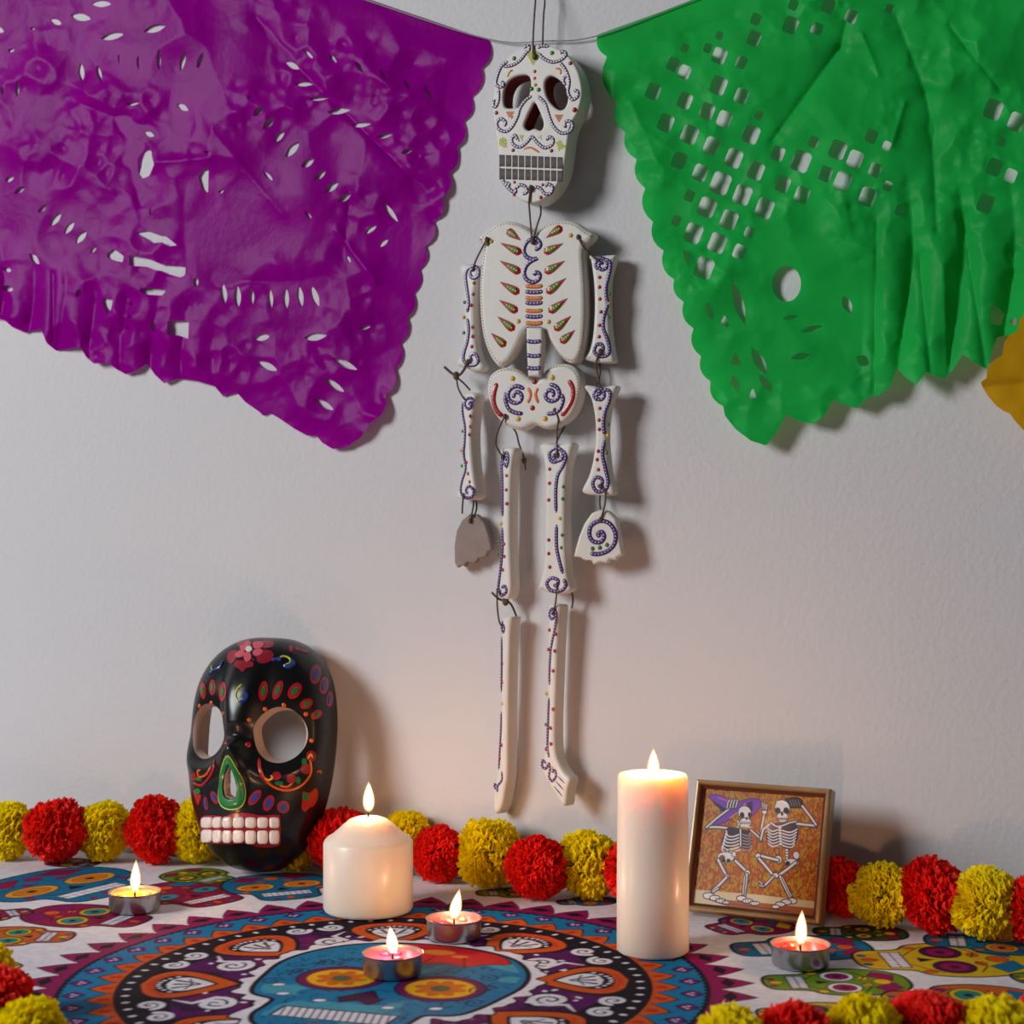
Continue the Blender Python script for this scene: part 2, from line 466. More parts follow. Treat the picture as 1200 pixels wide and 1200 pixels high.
# the small printed skulls scattered over the white ground: jaw end and crown end of each, as they lie on the cloth
def skull(j, t, body, eye, eye2, wide=0.72, bits=((150, 10, 90), YEL), line=NAVY):
    j = np.array(j); t = np.array(t); h = np.hypot(*(t-j)); v = (t-j)/h; u = np.array([v[1], -v[0]])
    def L(*q): return np.array([j+h*(wide*x/0.72*u+y*v) for x, y in q])
    hp = [(0, 0), (.13, .015), (.20, .07), (.215, .20), (.24, .30), (.33, .36), (.375, .48), (.385, .64), (.33, .84), (.19, .97), (0, 1)]
    out = smooth_closed(L(*(hp+[(-x, y) for x, y in hp[-2:0:-1]])), 3)
    pt.poly(out, body, line, .0022)
    dd = [0.32*h, 0.32*h]
    rot = math.atan2(v[1], v[0])
    for sx in (-1, 1):
        e = L((sx*.17, .53))[0]
        pt.ell(e, .115*h, .135*h*wide/.72, rot, eye2, line, .0012); pt.ell(e, .080*h, .095*h*wide/.72, rot, eye, (40, 20, 40), .0006); pt.ell(e, .03*h, .035*h, rot, (60, 20, 40))
        pt.poly(L((sx*.04, .90), (sx*.20, .93), (sx*.30, .80), (sx*.16, .74)), bits[0], line, .0007)
        pt.ell(L((sx*.10, .70))[0], .03*h, .04*h, rot, bits[1], line, .0006)
        pt.ell(L((sx*.27, .37))[0], .035*h, .03*h, rot, bits[1], line, .0006)
        pt.stroke(L((sx*.05, .68), (sx*.16, .72), (sx*.28, .66)), .0012, line)
        pt.stroke(L((sx*.10, .30), (sx*.20, .36), (sx*.30, .44)), .0010, line)
        pt.ell(L((sx*.10, .05))[0], .025*h, .025*h, rot, bits[0], line, .0005)
    pt.poly(L((0, .46), (.05, .36), (-.05, .36)), line)
    pt.poly(L((-.17, .17), (.17, .17), (.17, .28), (-.17, .28)), WHT, line, .0012)
    for q in range(8):
        x = -.15+.30*q/7; pt.stroke(L((x, .17), (x, .28)), .0007, (70, 60, 80))
    pt.stroke(L((-.17, .225), (.17, .225)), .0008, line)
    pt.ell(L((0, .82))[0], .06*h, .06*h, rot, bits[1], line, .0008)
    pt.ell(L((0, .08))[0], .045*h, .03*h, rot, bits[1], line, .0006)
MRN, TEAL, OCH = (138, 10, 62), (10, 104, 142), (196, 92, 34)
SK = [  # jaw px, crown px, colours
 ((136, 1048), (18, 1026), TEAL, (206, 116, 20), (226, 150, 30), 1.05, (MRN, MAG)),
 ((168, 1080), (38, 1067), MRN, (30, 130, 130), (206, 170, 20), .62, ((120, 10, 90), ORG)),
 ((84, 1097), (-45, 1096), OCH, (20, 130, 120), (200, 180, 20), .62, (TEAL, YEL)),
 ((262, 1058), (180, 1036), MRN, (30, 126, 150), (120, 30, 20), .85, (TEAL, ORG)),
 ((262, 1032), (205, 1020), GRN, (206, 160, 20), (90, 60, 30), .8, (MRN, YEL)),
 ((344, 1053), (312, 1024), TEAL, (206, 116, 20), (226, 150, 30), .85, (MRN, ORG)),
 ((36, 1067), (-60, 1078), MRN, (206, 170, 20), (60, 20, 60), .6, (TEAL, YEL)),
 ((18, 1128), (-70, 1150), YEL, (120, 10, 80), (30, 20, 30), .6, (TEAL, MRN)),
 ((112, 1012), (60, 1008), MRN, (206, 170, 20), (206, 170, 20), .7, (TEAL, YEL)),
 ((838, 1090), (918, 1078), (146, 14, 84), (30, 126, 150), YEL, .85, (YEL, TEAL)),
 ((860, 1112), (1018, 1108), TEAL, MAG, (20, 80, 110), .62, (MAG, ORG)),
 ((1003, 1124), (1205, 1123), (204, 168, 22), MAG, (70, 10, 60), .66, (TEAL, ORG)),
 ((896, 1150), (1064, 1149), GRN, MAG, WHT, .58, (MAG, YEL)),
 ((1036, 1172), (1235, 1178), OCH, (20, 130, 120), (206, 180, 20), .75, (TEAL, (120, 10, 90))),
 ((890, 1188), (1020, 1186), (204, 168, 22), MAG, (40, 20, 60), .62, (TEAL, MRN)),
 ((955, 1090), (1062, 1094), (58, 78, 24), (206, 160, 20), (40, 40, 20), .6, (MRN, YEL)),
 ((1190, 1146), (1300, 1142), GRN, MAG, NAVY, .6, (MAG, YEL)),
 ((1085, 1100), (1250, 1108), TEAL, (206, 116, 20), (226, 150, 30), .6, (MRN, ORG)),
 ((560, 1046), (640, 1044), GRN, (206, 116, 20), (40, 40, 20), .6, (MRN, ORG)),
 ((655, 1057), (720, 1054), TEAL, (206, 116, 20), (226, 150, 30), .6, (MRN, ORG)),
 ((40, 1165), (-30, 1200), GRN, MAG, YEL, .6, (MRN, ORG))]
for j, t, bd, e1, e2, wd, bits in SK:
    skull(T(*j), T(*t), bd, e1, e2, wd, bits)
# speckled ink in the coloured areas
pt.col *= (0.86+0.30*fbm(pt.X*240, pt.Y*240, 2))[..., None]
# shape: flat on the top, hanging over the edges
Xc = np.clip(pt.X, TX0-0.004, TX1+0.004); Yc = np.maximum(pt.Y, TY0-0.004)
drop_ = np.abs(pt.X-Xc)+np.abs(pt.Y-Yc)
Z = -0.0012*fbm(pt.X*9, pt.Y*9, 3)-drop_
Xc = Xc+np.where(np.abs(pt.X-Xc) > 0, np.sign(pt.X-Xc)*0.004*np.sin(pt.Y*30), 0); Yc = Yc-np.where(drop_ > 0, 0.004+0.004*np.sin(pt.X*34), 0)
nx, ny = pt.X.shape
me = bpy.data.meshes.new('tablecloth')
V = np.stack([Xc, Yc, Z], -1).reshape(-1, 3)
ii, jj = np.meshgrid(np.arange(nx-1), np.arange(ny-1), indexing='ij'); q = (ii*ny+jj).ravel()
Fq = np.stack([q, q+ny, q+ny+1, q+1], -1)
me.vertices.add(len(V)); me.vertices.foreach_set('co', V.ravel())
me.loops.add(Fq.size); me.loops.foreach_set('vertex_index', Fq.ravel())
me.polygons.add(len(Fq)); me.polygons.foreach_set('loop_start', np.arange(0, Fq.size, 4)); me.polygons.foreach_set('loop_total', np.full(len(Fq), 4))
me.update(); set_colors(me, pt.col)
cloth = link('tablecloth', me, mat('printed_cotton', rough=0.85, attr='print', spec=0.15, bump=0.15, bscale=700), angle=180)
tag(cloth, 'white cotton cloth printed with colourful skulls and a big round medallion', 'tablecloth')
# ------------------------------------------------------------------ cut paper banners and their string
def scallops(P, bulge, k=5):
    """an edge of rounded scallops between the given notches; bulge to the left of travel"""
    out = []
    P = np.asarray(P, float)
    for a, b in zip(P[:-1], P[1:]):
        e = b-a; nrm = np.array([e[1], -e[0]])
        for t in np.arange(k)/k:
            out.append(a+e*t+nrm*bulge*np.sin(np.pi*t)**0.8)
    return out+[P[-1]]
def facets(x, y, seed, cell, slope):
    """crumpled paper: cones meeting in sharp creases (height in metres)"""
    rs = np.random.RandomState(seed)
    x0, x1, y0, y1 = x.min()-cell, x.max()+cell, y.min()-cell, y.max()+cell
    gx, gy = np.meshgrid(np.arange(x0, x1, cell), np.arange(y0, y1, cell))
    px = gx.ravel()+rs.rand(gx.size)*cell*1.3; py = gy.ravel()+rs.rand(gx.size)*cell*1.3; k = rs.uniform(0.7, 1.5, gx.size)
    wx = x+cell*.5*(fbm(x/cell/1.7+seed, y/cell/1.7, 2)-.5); wy = y+cell*.5*(fbm(x/cell/1.7, y/cell/1.7+seed, 2)-.5)
    h = np.full(x.shape, 1e9)
    for i in range(gx.size):
        m = (np.abs(wx-px[i]) < cell*2.2) & (np.abs(wy-py[i]) < cell*2.2)
        h[m] = np.minimum(h[m], np.hypot(wx[m]-px[i], wy[m]-py[i])*k[i])
    return np.minimum(h, cell*2)*0.00068*slope
def crumple(x, y, seed, amt=1.0):
    m1 = np.clip((fbm(x/90+seed, y/90, 2)-0.22)*3, 0, 1); m2 = np.clip((fbm(x/60, y/60+seed*3, 2)-0.28)*4, 0, 1)
    return amt*(facets(x, y, seed, 62, .16)*m1+facets(x, y, seed+5, 27, .20)*m2+facets(x, y, seed+9, 13, .13)*m2*m1)
def seg_dist(x, y, a, b):
    e = np.array(b, float)-a; t = np.clip(((x-a[0])*e[0]+(y-a[1])*e[1])/(e@e), 0, 1)
    return np.hypot(x-a[0]-e[0]*t, y-a[1]-e[1]*t)
def banner(name, label, outline, holes, offset, m, step=2.0, group=None):
    outline = np.asarray(outline, float); lo = outline.min(0)-4; hi = outline.max(0)+4
    gx = np.arange(lo[0], hi[0], step); gy = np.arange(lo[1], hi[1], step)
    X, Y = np.meshgrid(gx, gy, indexing='ij')
    F = poly_sdf(X, Y, outline)
    for h in holes:
        h = np.asarray(h, float); a = h.min(0)-5; b = h.max(0)+5
        i0, i1 = np.searchsorted(gx, [a[0], b[0]]); j0, j1 = np.searchsorted(gy, [a[1], b[1]])
        if i1 <= i0 or j1 <= j0: continue
        F[i0:i1, j0:j1] = np.maximum(F[i0:i1, j0:j1], -poly_sdf(X[i0:i1, j0:j1], Y[i0:i1, j0:j1], h))
    V, faces = clip_grid(np.stack([X, Y], -1), F)
    W = wallpt(V[:, 0], V[:, 1], offset(V[:, 0], V[:, 1]))
    base = wallpt(np.array(outline[0][0]), np.array(outline[0][1]), 0.008)
    mb = MB(); mb.v = [W]; mb.f = faces; mb.n = len(W); mb.mi = [0]*len(faces)
    o = mb.build(name, m, base=base, angle=180)
    return tag(o, label, 'banner', group)
def tissue(name, rgb, rgb2, transl, rough=0.36, spec=0.12):
    m = mat(name, rgb, rough, noise=0.10, nscale=20, transl=transl, spec=spec, bump=0.12, bscale=160)
    return m

kA, kB, kC, kD = crop(0, 0, 4), crop(280, 0, 4), crop(0, 240, 4), crop(250, 250, 4)
H = []
def slits(k, L):
    for x0, y0, x1, y1, w in L: H.append(k(lens(x0, y0, x1, y1, w*1.15+3)))
def holes(k, L):
    for p in L: H.append(k(p))
slits(kA, [(425,18,525,18,24),(325,70,430,90,28),(232,90,292,115,20),(468,182,585,158,26),(670,148,782,118,30),(378,290,385,388,22),(452,300,475,388,18),(645,250,648,330,10),(742,222,745,335,16),
 (868,225,845,340,20),(952,240,922,328,18),(80,375,80,455,16),(8,400,10,450,12),(555,230,558,320,6),(585,492,662,478,14),(825,485,885,520,22),(675,618,725,640,18),(1020,905,1050,890,14),(950,708,990,722,10),
 (20,850,68,828,20),(65,910,118,870,22),(175,1000,220,955,18),(232,1062,288,995,26),(298,1100,350,1035,24),(352,1145,408,1078,26),(420,1190,455,1150,14),(700,960,706,1020,6),(32,240,70,232,14),(140,130,165,138,10),(-30,130,20,150,20)])
holes(kA, [[(690,700),(710,705),(712,735),(722,770),(700,825),(665,838),(650,815),(658,745),(675,712)], [(978,785),(975,912),(945,885),(930,830),(945,797)],
 [(635,1090),(690,1082),(740,1100),(770,1102),(830,1150),(790,1155),(760,1135),(715,1140),(690,1120)]])
slits(kB, [(298,232,352,278,14),(415,248,460,298,14),(538,282,590,345,18),(655,322,692,375,12),(768,368,802,425,12),(865,395,908,472,14),(215,290,285,325,22),(250,392,350,395,18),(315,465,425,460,14),(405,528,525,515,22),
 (525,590,625,578,20),(640,645,725,625,20),(755,722,822,695,18),(65,548,118,492,26),(108,608,168,548,26),(162,668,215,612,24),(215,740,285,662,30),(288,785,355,742,28),(348,848,410,795,24),(398,902,470,852,28),(460,950,528,905,24),
 (108,800,162,850,16),(300,985,345,1030,14),(672,945,748,1045,20),(585,1100,652,1050,18),(655,1160,702,1120,16),(38,470,58,445,8)])
holes(kC, [[(605,235),(690,250),(760,280),(870,290),(868,330),(845,340),(790,325),(760,310),(720,305),(690,290),(650,288),(605,285)], [(650,395),(690,385),(780,400),(760,425),(700,422),(665,415)],
 [(500,230),(530,205),(580,240),(575,270),(540,262),(505,250)], [(785,540),(885,545),(882,630),(840,612),(782,610)], [(475,435),(530,440),(520,490),(505,515),(480,470)]])
slits(kC, [(715,540,720,600,18),(355,435,380,390,22),(918,335,918,388,20),(1045,365,1052,475,26),(1110,370,1115,490,28),(5,385,65,400,24),(10,295,55,312,20),(135,225,185,280,24)])
for x, y in ((615, 465), (606, 523), (597, 578)): H.append(kC(spiral(x, y, 9, 9, 0, 0.95, 10)))
slits(kD, [(178,345,182,435,18),(265,350,270,455,20),(340,345,342,455,22),(400,335,415,445,24),(458,335,495,445,26),(190,588,268,575,26),(420,585,535,572,30),(675,545,745,525,14),(200,690,305,740,26),(550,675,678,735,26),(510,768,618,840,24),(465,865,570,925,24),(620,195,645,235,14)])
right = [(573,47)]+[tuple(kB(p)) for p in ((1135,320),(1090,455),(1055,570),(1020,690),(985,810),(950,925),(915,1040),(870,1155))]+[tuple(kD(p)) for p in ((990,150),(968,265),(938,375),(905,490),(876,610),(848,730),(808,850),(740,975))]
out = scallops(right, 0.20)
out += [tuple(kD(p)) for p in ((690,1050),(620,1098),(560,1105),(510,1075),(482,1040),(440,1042),(380,1010),(315,965),(265,935),(235,950),(215,930),(150,885),(110,840))]
out += [tuple(kC(p)) for p in ((1048,900),(1005,850),(900,820),(830,815),(770,838),(725,795),(690,745),(640,775),(590,795),(545,770),(505,738),(440,745),(405,715),(375,665),(335,672),(265,685),(220,650),(190,580),(120,600),(60,575),(20,540),(-60,520),(-120,480),(-220,480),(-300,430),(-420,430),(-500,380),(-640,370))]
out += [(-190, 300), (-20, -155)]
PUR_OUT = [tuple(map(float, p)) for p in out]
fold_p = [((340,70),(500,225),6,-.0045),((300,20),(345,75),6,-.004),((410,225),(402,300),5,-.003),((150,140),(165,240),10,-.006),((90,120),(170,150),14,-.005),((185,190),(245,185),7,.004),((62,320),(62,400),3,-.003),((245,150),(330,250),12,.003),((395,270),(440,330),6,.004),((255,330),(380,330),8,-.003)]
def off_p(x, y):
    top = np.clip(-( (x-573)*0.338 - (y-47))/60, 0, 1)            # grows away from the string
    ds = np.clip((y-47-(x-573)*0.34)/40, 0.1, 1)
    h = -0.0008+0.002*fbm(x/120, y/120, 3)+crumple(x, y, 3, .9)*ds
    for a, b, w, amp in fold_p: h = h+amp*np.exp(-seg_dist(x, y, np.array(a, float), b)/w)*0.6
    pl = np.clip((y-330-(x-200)*0.3)/90, 0, 1)*np.clip((270-x)/60, 0, 1)
    h = h+pl*0.0035*np.abs(np.sin(x/11.5+0.4*np.sin(y/30)))
    h = h+0.004*np.clip((y-430)/110, 0, 1)*np.clip((x-300)/60, 0, 1)
    return np.maximum(h, 0)+0.0008
grp = 'cut paper banners strung along the wall'
banner('paper_banner', 'purple cut tissue paper banner with slit pattern and scalloped edge', PUR_OUT, H, off_p, tissue('purple_tissue', (156, 0, 146), None, 0.34, 0.24, 0.04), group=grp)

H = []
kE, kF, kG, kH = crop(690, 0, 4.444), crop(930, 0, 4.444), crop(700, 260, 4.444), crop(930, 260, 4.444)
def squares(k, L):
    for x, y, s in L:
        t = math.radians(22); c, sn = math.cos(t), math.sin(t); a, b = s*0.50, s*0.60
        r = 0.72
        q = np.array([(-a*r, -b), (a*r, -b), (a, -b*r), (a, b*r), (a*r, b), (-a*r, b), (-a, b*r), (-a, -b*r)])
        H.append(k(np.stack([x+q[:, 0]*c-q[:, 1]*sn, y+q[:, 0]*sn+q[:, 1]*c], -1)))
squares(kE, [(335,475,70),(498,375,60),(500,525,70),(615,580,72),(675,445,80),(795,500,66),(680,290,70),(795,325,54),(860,200,66),(500,250,40),(620,250,42),(680,185,38),(870,100,52),(1065,25,48),(1050,130,74),(1180,150,44),(400,640,76),
 (440,335,60),(705,620,70),(525,700,82),(640,760,76),(845,700,80),(755,825,82),(470,835,72),(580,900,72),(685,955,96),(870,890,78),(800,1015,86),(525,1020,50),(615,1080,86),(730,1145,82),(915,1085,86),(985,800,64),(1105,840,92),(1010,960,70),(1110,1015,72),(885,600,40),(1170,740,50),(455,1150,46)])
squares(kF, [(180,30,66),(300,85,60),(125,150,50),(500,45,42),(230,780,82),(320,830,76),(255,945,82),(385,1025,80),(105,740,46),(405,710,60),(425,885,60),(165,905,66),(555,1095,50),(485,760,42),(1040,570,88),(1160,635,80),(1045,870,74),(1130,915,60),(1000,1060,80),(1085,740,40),(490,970,44)])
squares(kG, [(500,60,86),(625,110,86),(680,0,50),(790,55,46),(740,155,62),(555,240,92)])
slits(kG, [(700,300,770,540,44),(570,420,600,510,30),(800,650,885,800,44),(700,790,735,890,30),(840,790,910,890,34),(1050,575,1175,540,24),(1005,710,1110,690,30),(960,505,1050,490,18)])
holes(kG, [[(440,140),(490,165),(465,230)], [(665,480),(690,555),(640,530)], [(720,670),(750,745),(690,745)], [(810,860),(830,915),(785,920)]])
H.append(kG(np.array([(985+76*math.cos(t), 322+94*math.sin(t)) for t in np.linspace(0, 2*math.pi, 20, endpoint=False)])))
slits(kH, [(255,380,300,480,40),(325,700,395,745,46),(1120,520,1180,520,30)])
holes(kH, [[(1030,420),(1100,480),(1080,540),(1020,530)]])
left = [tuple(kE(p)) for p in ((45,180),(95,295),(145,530),(190,690),(250,830),(295,980))]+[tuple(kG(p)) for p in ((290,0),(345,150),(400,300),(450,415),(502,555),(540,700),(590,830),(655,960))]
gout = scallops(left, -0.20)
gout += [tuple(kG(p)) for p in ((665,1010),(720,1080),(800,1140),(880,1165),(930,1100),(985,1000),(1040,1035),(1130,1052),(1190,1000))]
gout += [tuple(kH(p)) for p in ((205,925),(250,945),(330,970),(400,905),(440,908),(500,860),(540,760),(580,810),(640,850),(690,780),(740,805),(785,815),(830,770),(880,690),(950,740),(1010,768),(1030,680),(1060,600),(1130,590),(1200,560),(1290,520),(1380,510),(1500,420))]
gout += [(1285, 300), (1200, -140)]
fold_g = [((905,165),(985,55),7,-.007),((985,55),(992,25),6,-.005),((1050,20),(1085,110),11,-.007),((1085,110),(1092,150),8,-.006),((1112,30),(1172,105),4,-.004),((1092,150),(1098,270),10,-.008),((1060,120),(1045,170),4,.004),((1028,262),(1024,460),6,-.006),((1078,300),(1090,435),8,-.008),((1130,260),(1155,430),8,-.008),((1105,310),(1110,440),8,.005),((1010,40),(1030,88),4,.004),((800,40),(860,20),10,-.004),((740,120),(770,190),10,.004),((750,150),(870,230),6,.003)]
def off_g(x, y):
    t = np.clip((y-42-(702-x)*0.40)/60, 0, 1)
    h = 0.002+t*(0.001+0.005*fbm(x/110+9, y/110, 3))+crumple(x, y, 11, 1.05)*np.clip(t, .1, 1)
    for a, b, w, amp in fold_g: h = h+amp*np.exp(-seg_dist(x, y, np.array(a, float), b)/w)*0.6
    pl = np.clip((x-1010)/50, 0, 1)*np.clip((y-180)/160, 0, 1)
    h = h+pl*0.011*np.abs(np.sin((x-1000)/19.0+0.5*np.sin(y/60)))
    h = h+0.010*np.clip((y-380)/140, 0, 1)
    return np.clip(h, 0.0012, 0.034)
banner('paper_banner', 'green cut tissue paper banner with lattice of square holes', gout, H, off_g, tissue('green_tissue', (38, 200, 88), None, 0.48, 0.36, 0.08), group=grp)

# the corner of the next, yellow banner
kY = crop(1100, 360, 7.5)
yo = [tuple(kY(p)) for p in ((750,60),(715,110),(700,200),(620,250),(575,310),(560,420),(480,470),(425,545),(420,625),(370,655),(385,700),(440,790),(510,870),(570,912),(625,935),(680,1010),(750,1085),(900,1110),(1000,1180),(1200,1180))]+[(1300, 420), (1300, 300), (1225, 300)]
def off_y(x, y): return 0.026+0.006*fbm(x/40, y/40, 2)-0.003*np.exp(-((y-450-0.1*(1200-x))/6)**2)
banner('paper_banner', 'ochre yellow paper banner corner overlapping the green one', yo, [], off_y, tissue('yellow_tissue', (214, 160, 24), None, 0.30), group=grp)

# string: sags between the banners, runs on behind their top edges
sp = [(-60,-168),(100,-113),(250,-62),(435,2),(573,46),(640,48),(700,42),(807,2),(950,-52),(1100,-110),(1260,-170)]
P = smooth_open(sp, 6)
W = wallpt(P[:, 0], P[:, 1], np.full(len(P), 0.0045))
m_string = mat('grey_string', (150, 146, 140), 0.8)
o = MB().tube(W, 0.0006, 6).build('banner_string', m_string, base=W[0]); tag(o, 'thin grey string holding the paper banners', 'string')

# ------------------------------------------------------------------ the hanging skeleton
k1, k2, k3, k4 = crop(550, 0, 4.8), crop(510, 240, 4.8), crop(500, 410, 4.615), crop(550, 680, 4.2857)
base = wallpt(np.array(620.), np.array(945.), 0.015)
SKEL = thing('hanging_skeleton', 'white wooden skeleton painted with dots and swirls hanging on cords', 'ornament', base)
m_bone = mat('white_painted_wood', (222, 217, 208), 0.45, noise=0.03, nscale=30, bump=0.12, bscale=120)
m_bare = mat('bare_grey_wood', (150, 134, 126), 0.7, noise=0.12, nscale=60, bump=0.2, bscale=200)
m_socket = mat('dark_red_paint', (128, 22, 28), 0.55)
m_cord = mat('brown_twine', (92, 74, 60), 0.9, noise=0.2, nscale=400)
PAINT = {'purple': mat('purple_paint', (72, 40, 112), 0.35, coat=0.3), 'red': mat('red_paint', (168, 26, 34), 0.3, coat=0.4), 'green': mat('green_paint', (52, 124, 32), 0.3, coat=0.4),
 'yellow': mat('yellow_paint', (214, 172, 40), 0.3, coat=0.4), 'white': mat('white_paint', (232, 226, 214), 0.35), 'orange': mat('orange_paint', (214, 110, 44), 0.35), 'lime': mat('lime_paint', (190, 200, 60), 0.35),
 'black': mat('dark_brown_paint', (82, 72, 68), 0.6), 'sand': mat('sand_paint', (186, 150, 112), 0.6)}
def piece(name, front, n, t, twist=0.0, bevel=0.003, holes_=(), m=None, tilt=0.0, label=None):
    """a carved board: its front outline, distance of the front face from the wall, thickness, turn about the vertical"""
    front = np.asarray(front, float); c = (front.min(0)+front.max(0))/2
    a = math.radians(twist)
    U = np.array([math.cos(a), -math.sin(a), 0.0]); V = np.array([0, 0, 1.0])
    b = math.radians(tilt); N = np.cross(U, V); V = V*math.cos(b)+N*math.sin(b)
    pl = Plane(wallpt(c[0], c[1], n), U, V)
    cu = bpy.data.curves.new('tmp', 'CURVE'); cu.dimensions = '2D'; cu.fill_mode = 'BOTH'
    cu.extrude = t/2-bevel; cu.bevel_depth = bevel; cu.bevel_resolution = 3; cu.offset = -bevel
    for ring in [front]+list(holes_):
        ab = pl.loc(ring[:, 0], ring[:, 1])
        s = cu.splines.new('POLY'); s.points.add(len(ab)-1); s.use_cyclic_u = True
        s.points.foreach_set('co', np.concatenate([ab, np.zeros((len(ab), 1)), np.ones((len(ab), 1))], 1).ravel())
    ob = bpy.data.objects.new('tmp', cu); C.objects.link(ob)
    dg = bpy.context.evaluated_depsgraph_get()
    me = bpy.data.meshes.new_from_object(ob.evaluated_get(dg), depsgraph=dg)
    bpy.data.objects.remove(ob); bpy.data.curves.remove(cu)
    co = np.empty(len(me.vertices)*3); me.vertices.foreach_get('co', co); co = co.reshape(-1, 3)
    co = pl.wld(co[:, :2], co[:, 2]-t/2)-base
    me.vertices.foreach_set('co', co.ravel()); me.name = name; me.materials.clear()
    o = link(name, me, m or m_bone, SKEL, base, True, 35)
    if label: o['label'] = label
    o_pl[o.name] = pl
    return o, pl
o_pl = {}
def dots(o, pl, pts, col, r=2.0, h=0.6):
    """raised paint dots, one colour on one bone"""
    mb = MB()
    for p in pts:
        rr = (p[2] if len(p) > 2 else r)*0.00068
        w = pl.wld(pl.loc(np.array(float(p[0])), np.array(float(p[1]))), -0.0001)
        mb.dome(w, rr, pl.U, pl.V, pl.N, h, 8, 3)
    return stuff(mb.build('paint_dots', PAINT[col], o, base))
def line(o, pl, P, w=3.2, col='purple', beads='white', name='paint_swirl', step=5.0, br=0.9):
    P = np.asarray(P, float)
    ab = pl.loc(P[:, 0], P[:, 1]); W = pl.wld(ab, 0.0)
    ww = w*0.00034*np.clip(np.minimum(np.arange(len(P)), np.arange(len(P))[::-1])/2.0+0.45, 0, 1)
    s = MB().tube(W, ww, 8, flat=pl.N).build(name, PAINT[col], o, base)
    if beads:
        L = np.concatenate([[0], np.cumsum(np.hypot(*np.diff(P, axis=0).T))]); q = np.arange(step*0.6, L[-1], step)
        BE.setdefault((o.name, beads), []).extend([(np.interp(a, L, P[:, 0]), np.interp(a, L, P[:, 1]), br, w) for a in q])
    return s
BE = {}
def flush(o, pl):
    for (on, col), pts in list(BE.items()):
        if on != o.name: continue
        mb = MB()
        for x, y, r, w in pts:
            p = pl.wld(pl.loc(np.array(x), np.array(y)), w*0.00034*0.5)
            mb.dome(p, r*0.00068, pl.U, pl.V, pl.N, 0.5, 6, 2)
        stuff(mb.build('bead_dots', PAINT[col], o, base)); del BE[(on, col)]
def hem(o, pl, front, inset=0.93, step=4.5, col='sand', r=0.8, skip=()):
    c = (front.min(0)+front.max(0))/2; P = c+(front-c)*inset; P = np.vstack([P, P[:1]])
    L = np.concatenate([[0], np.cumsum(np.hypot(*np.diff(P, axis=0).T))]); q = np.arange(0, L[-1], step)
    dots(o, pl, [(np.interp(a, L, P[:, 0]), np.interp(a, L, P[:, 1])) for a in q], col, r, 0.4)
def patch(o, pl, P, col, name, lift=0.0006, dome=True):
    """a flat raised patch of paint"""
    P = np.asarray(P, float); c = P.mean(0); mb = MB(); n = len(P)
    A = pl.wld(pl.loc(P[:, 0], P[:, 1]), -0.0002); B = pl.wld(pl.loc((c+(P-c)*.86)[:, 0], (c+(P-c)*.86)[:, 1]), lift)
    cc = pl.wld(pl.loc(c[0], c[1]), lift*1.15)
    F = [(i, (i+1) % n, n+(i+1) % n, n+i) for i in range(n)]+[(n+i, n+(i+1) % n, 2*n) for i in range(n)]
    mb.add(np.vstack([A, B, cc[None]]), F)
    return mb.build(name, PAINT[col], o, base)

# skull
fr = smooth_closed(k1([(330,258),(400,250),(470,260),(540,298),(598,370),(626,450),(634,530),(614,620),(577,690),(558,760),(546,850),(532,940),(505,1020),(455,1090),(390,1135),(320,1138),(255,1104),(200,1048),(175,980),(165,900),(160,830),(150,760),(138,690),(130,600),(140,500),(160,420),(200,340),(260,288)]), 3)
eL = smooth_closed(k1([(190,560),(196,500),(225,450),(275,424),(325,422),(343,450),(342,505),(322,560),(285,598),(235,608),(200,602)]), 3)
eR = smooth_closed(k1([(422,490),(428,448),(455,426),(490,438),(525,470),(548,515),(552,565),(535,608),(505,618),(465,590),(435,545)]), 3)
no = smooth_closed(k1([(365,575),(387,612),(410,668),(415,708),(398,734),(365,722),(330,734),(306,708),(325,650),(343,612)]), 3)
o, pl = piece('skull', fr, 0.031, 0.022, 2, 0.0016, [eL, eR, no])
for ring, nm in ((eL, 'eye_socket'), (eR, 'eye_socket'), (no, 'nose_socket')):
    c = ring.mean(0); r2 = c+(ring-c)*0.99
    A = pl.wld(pl.loc(r2[:, 0], r2[:, 1]), -0.0025); n = len(A); ab = pl.loc(r2[:, 0], r2[:, 1]); B = pl.wld(ab, -0.0205)
    MB().add(np.vstack([A, B]), [(i, (i+1) % n, n+(i+1) % n, n+i) for i in range(n)]).build(nm, m_socket, o, base)
K = k1
sw = [spiral(320,268,4,26,180,0.8)[::-1], [(335,275),(310,310),(280,345),(240,368),(195,375)], [(215,345),(180,375),(160,420),(150,470),(175,490),(195,475),(180,458)], [(165,500),(165,560),(150,600),(135,590),(140,560)],
 [(385,270),(410,258),(445,262)], [(390,300),(420,330),(470,350),(520,335),(545,305),(525,290),(510,302)], [(510,350),(545,400),(562,460),(555,520),(580,560),(608,545),(610,515),(588,508)], [(540,480),(528,450),(545,425)],
 [(350,540),(315,565),(285,610),(270,660),(240,715),(205,740),(165,725),(155,690),(180,668),(205,690),(195,710)], [(385,540),(425,580),(445,640),(470,705),(515,748),(565,740),(582,705),(560,680),(535,695),(545,718)],
 [(235,770),(245,810),(285,828),(325,800),(352,770),(385,805),(425,832),(465,815),(472,785),(450,770),(435,790)], [(235,790),(255,760),(275,790)],
 [(185,1005),(205,1040),(240,1075),(262,1080),(255,1055)], [(200,1030),(225,1035),(215,1055)], [(265,1060),(285,1040),(315,1050),(325,1080),(300,1092)], [(365,1050),(400,1060),(425,1090),(460,1085),(468,1050),(440,1035),(425,1052)]]
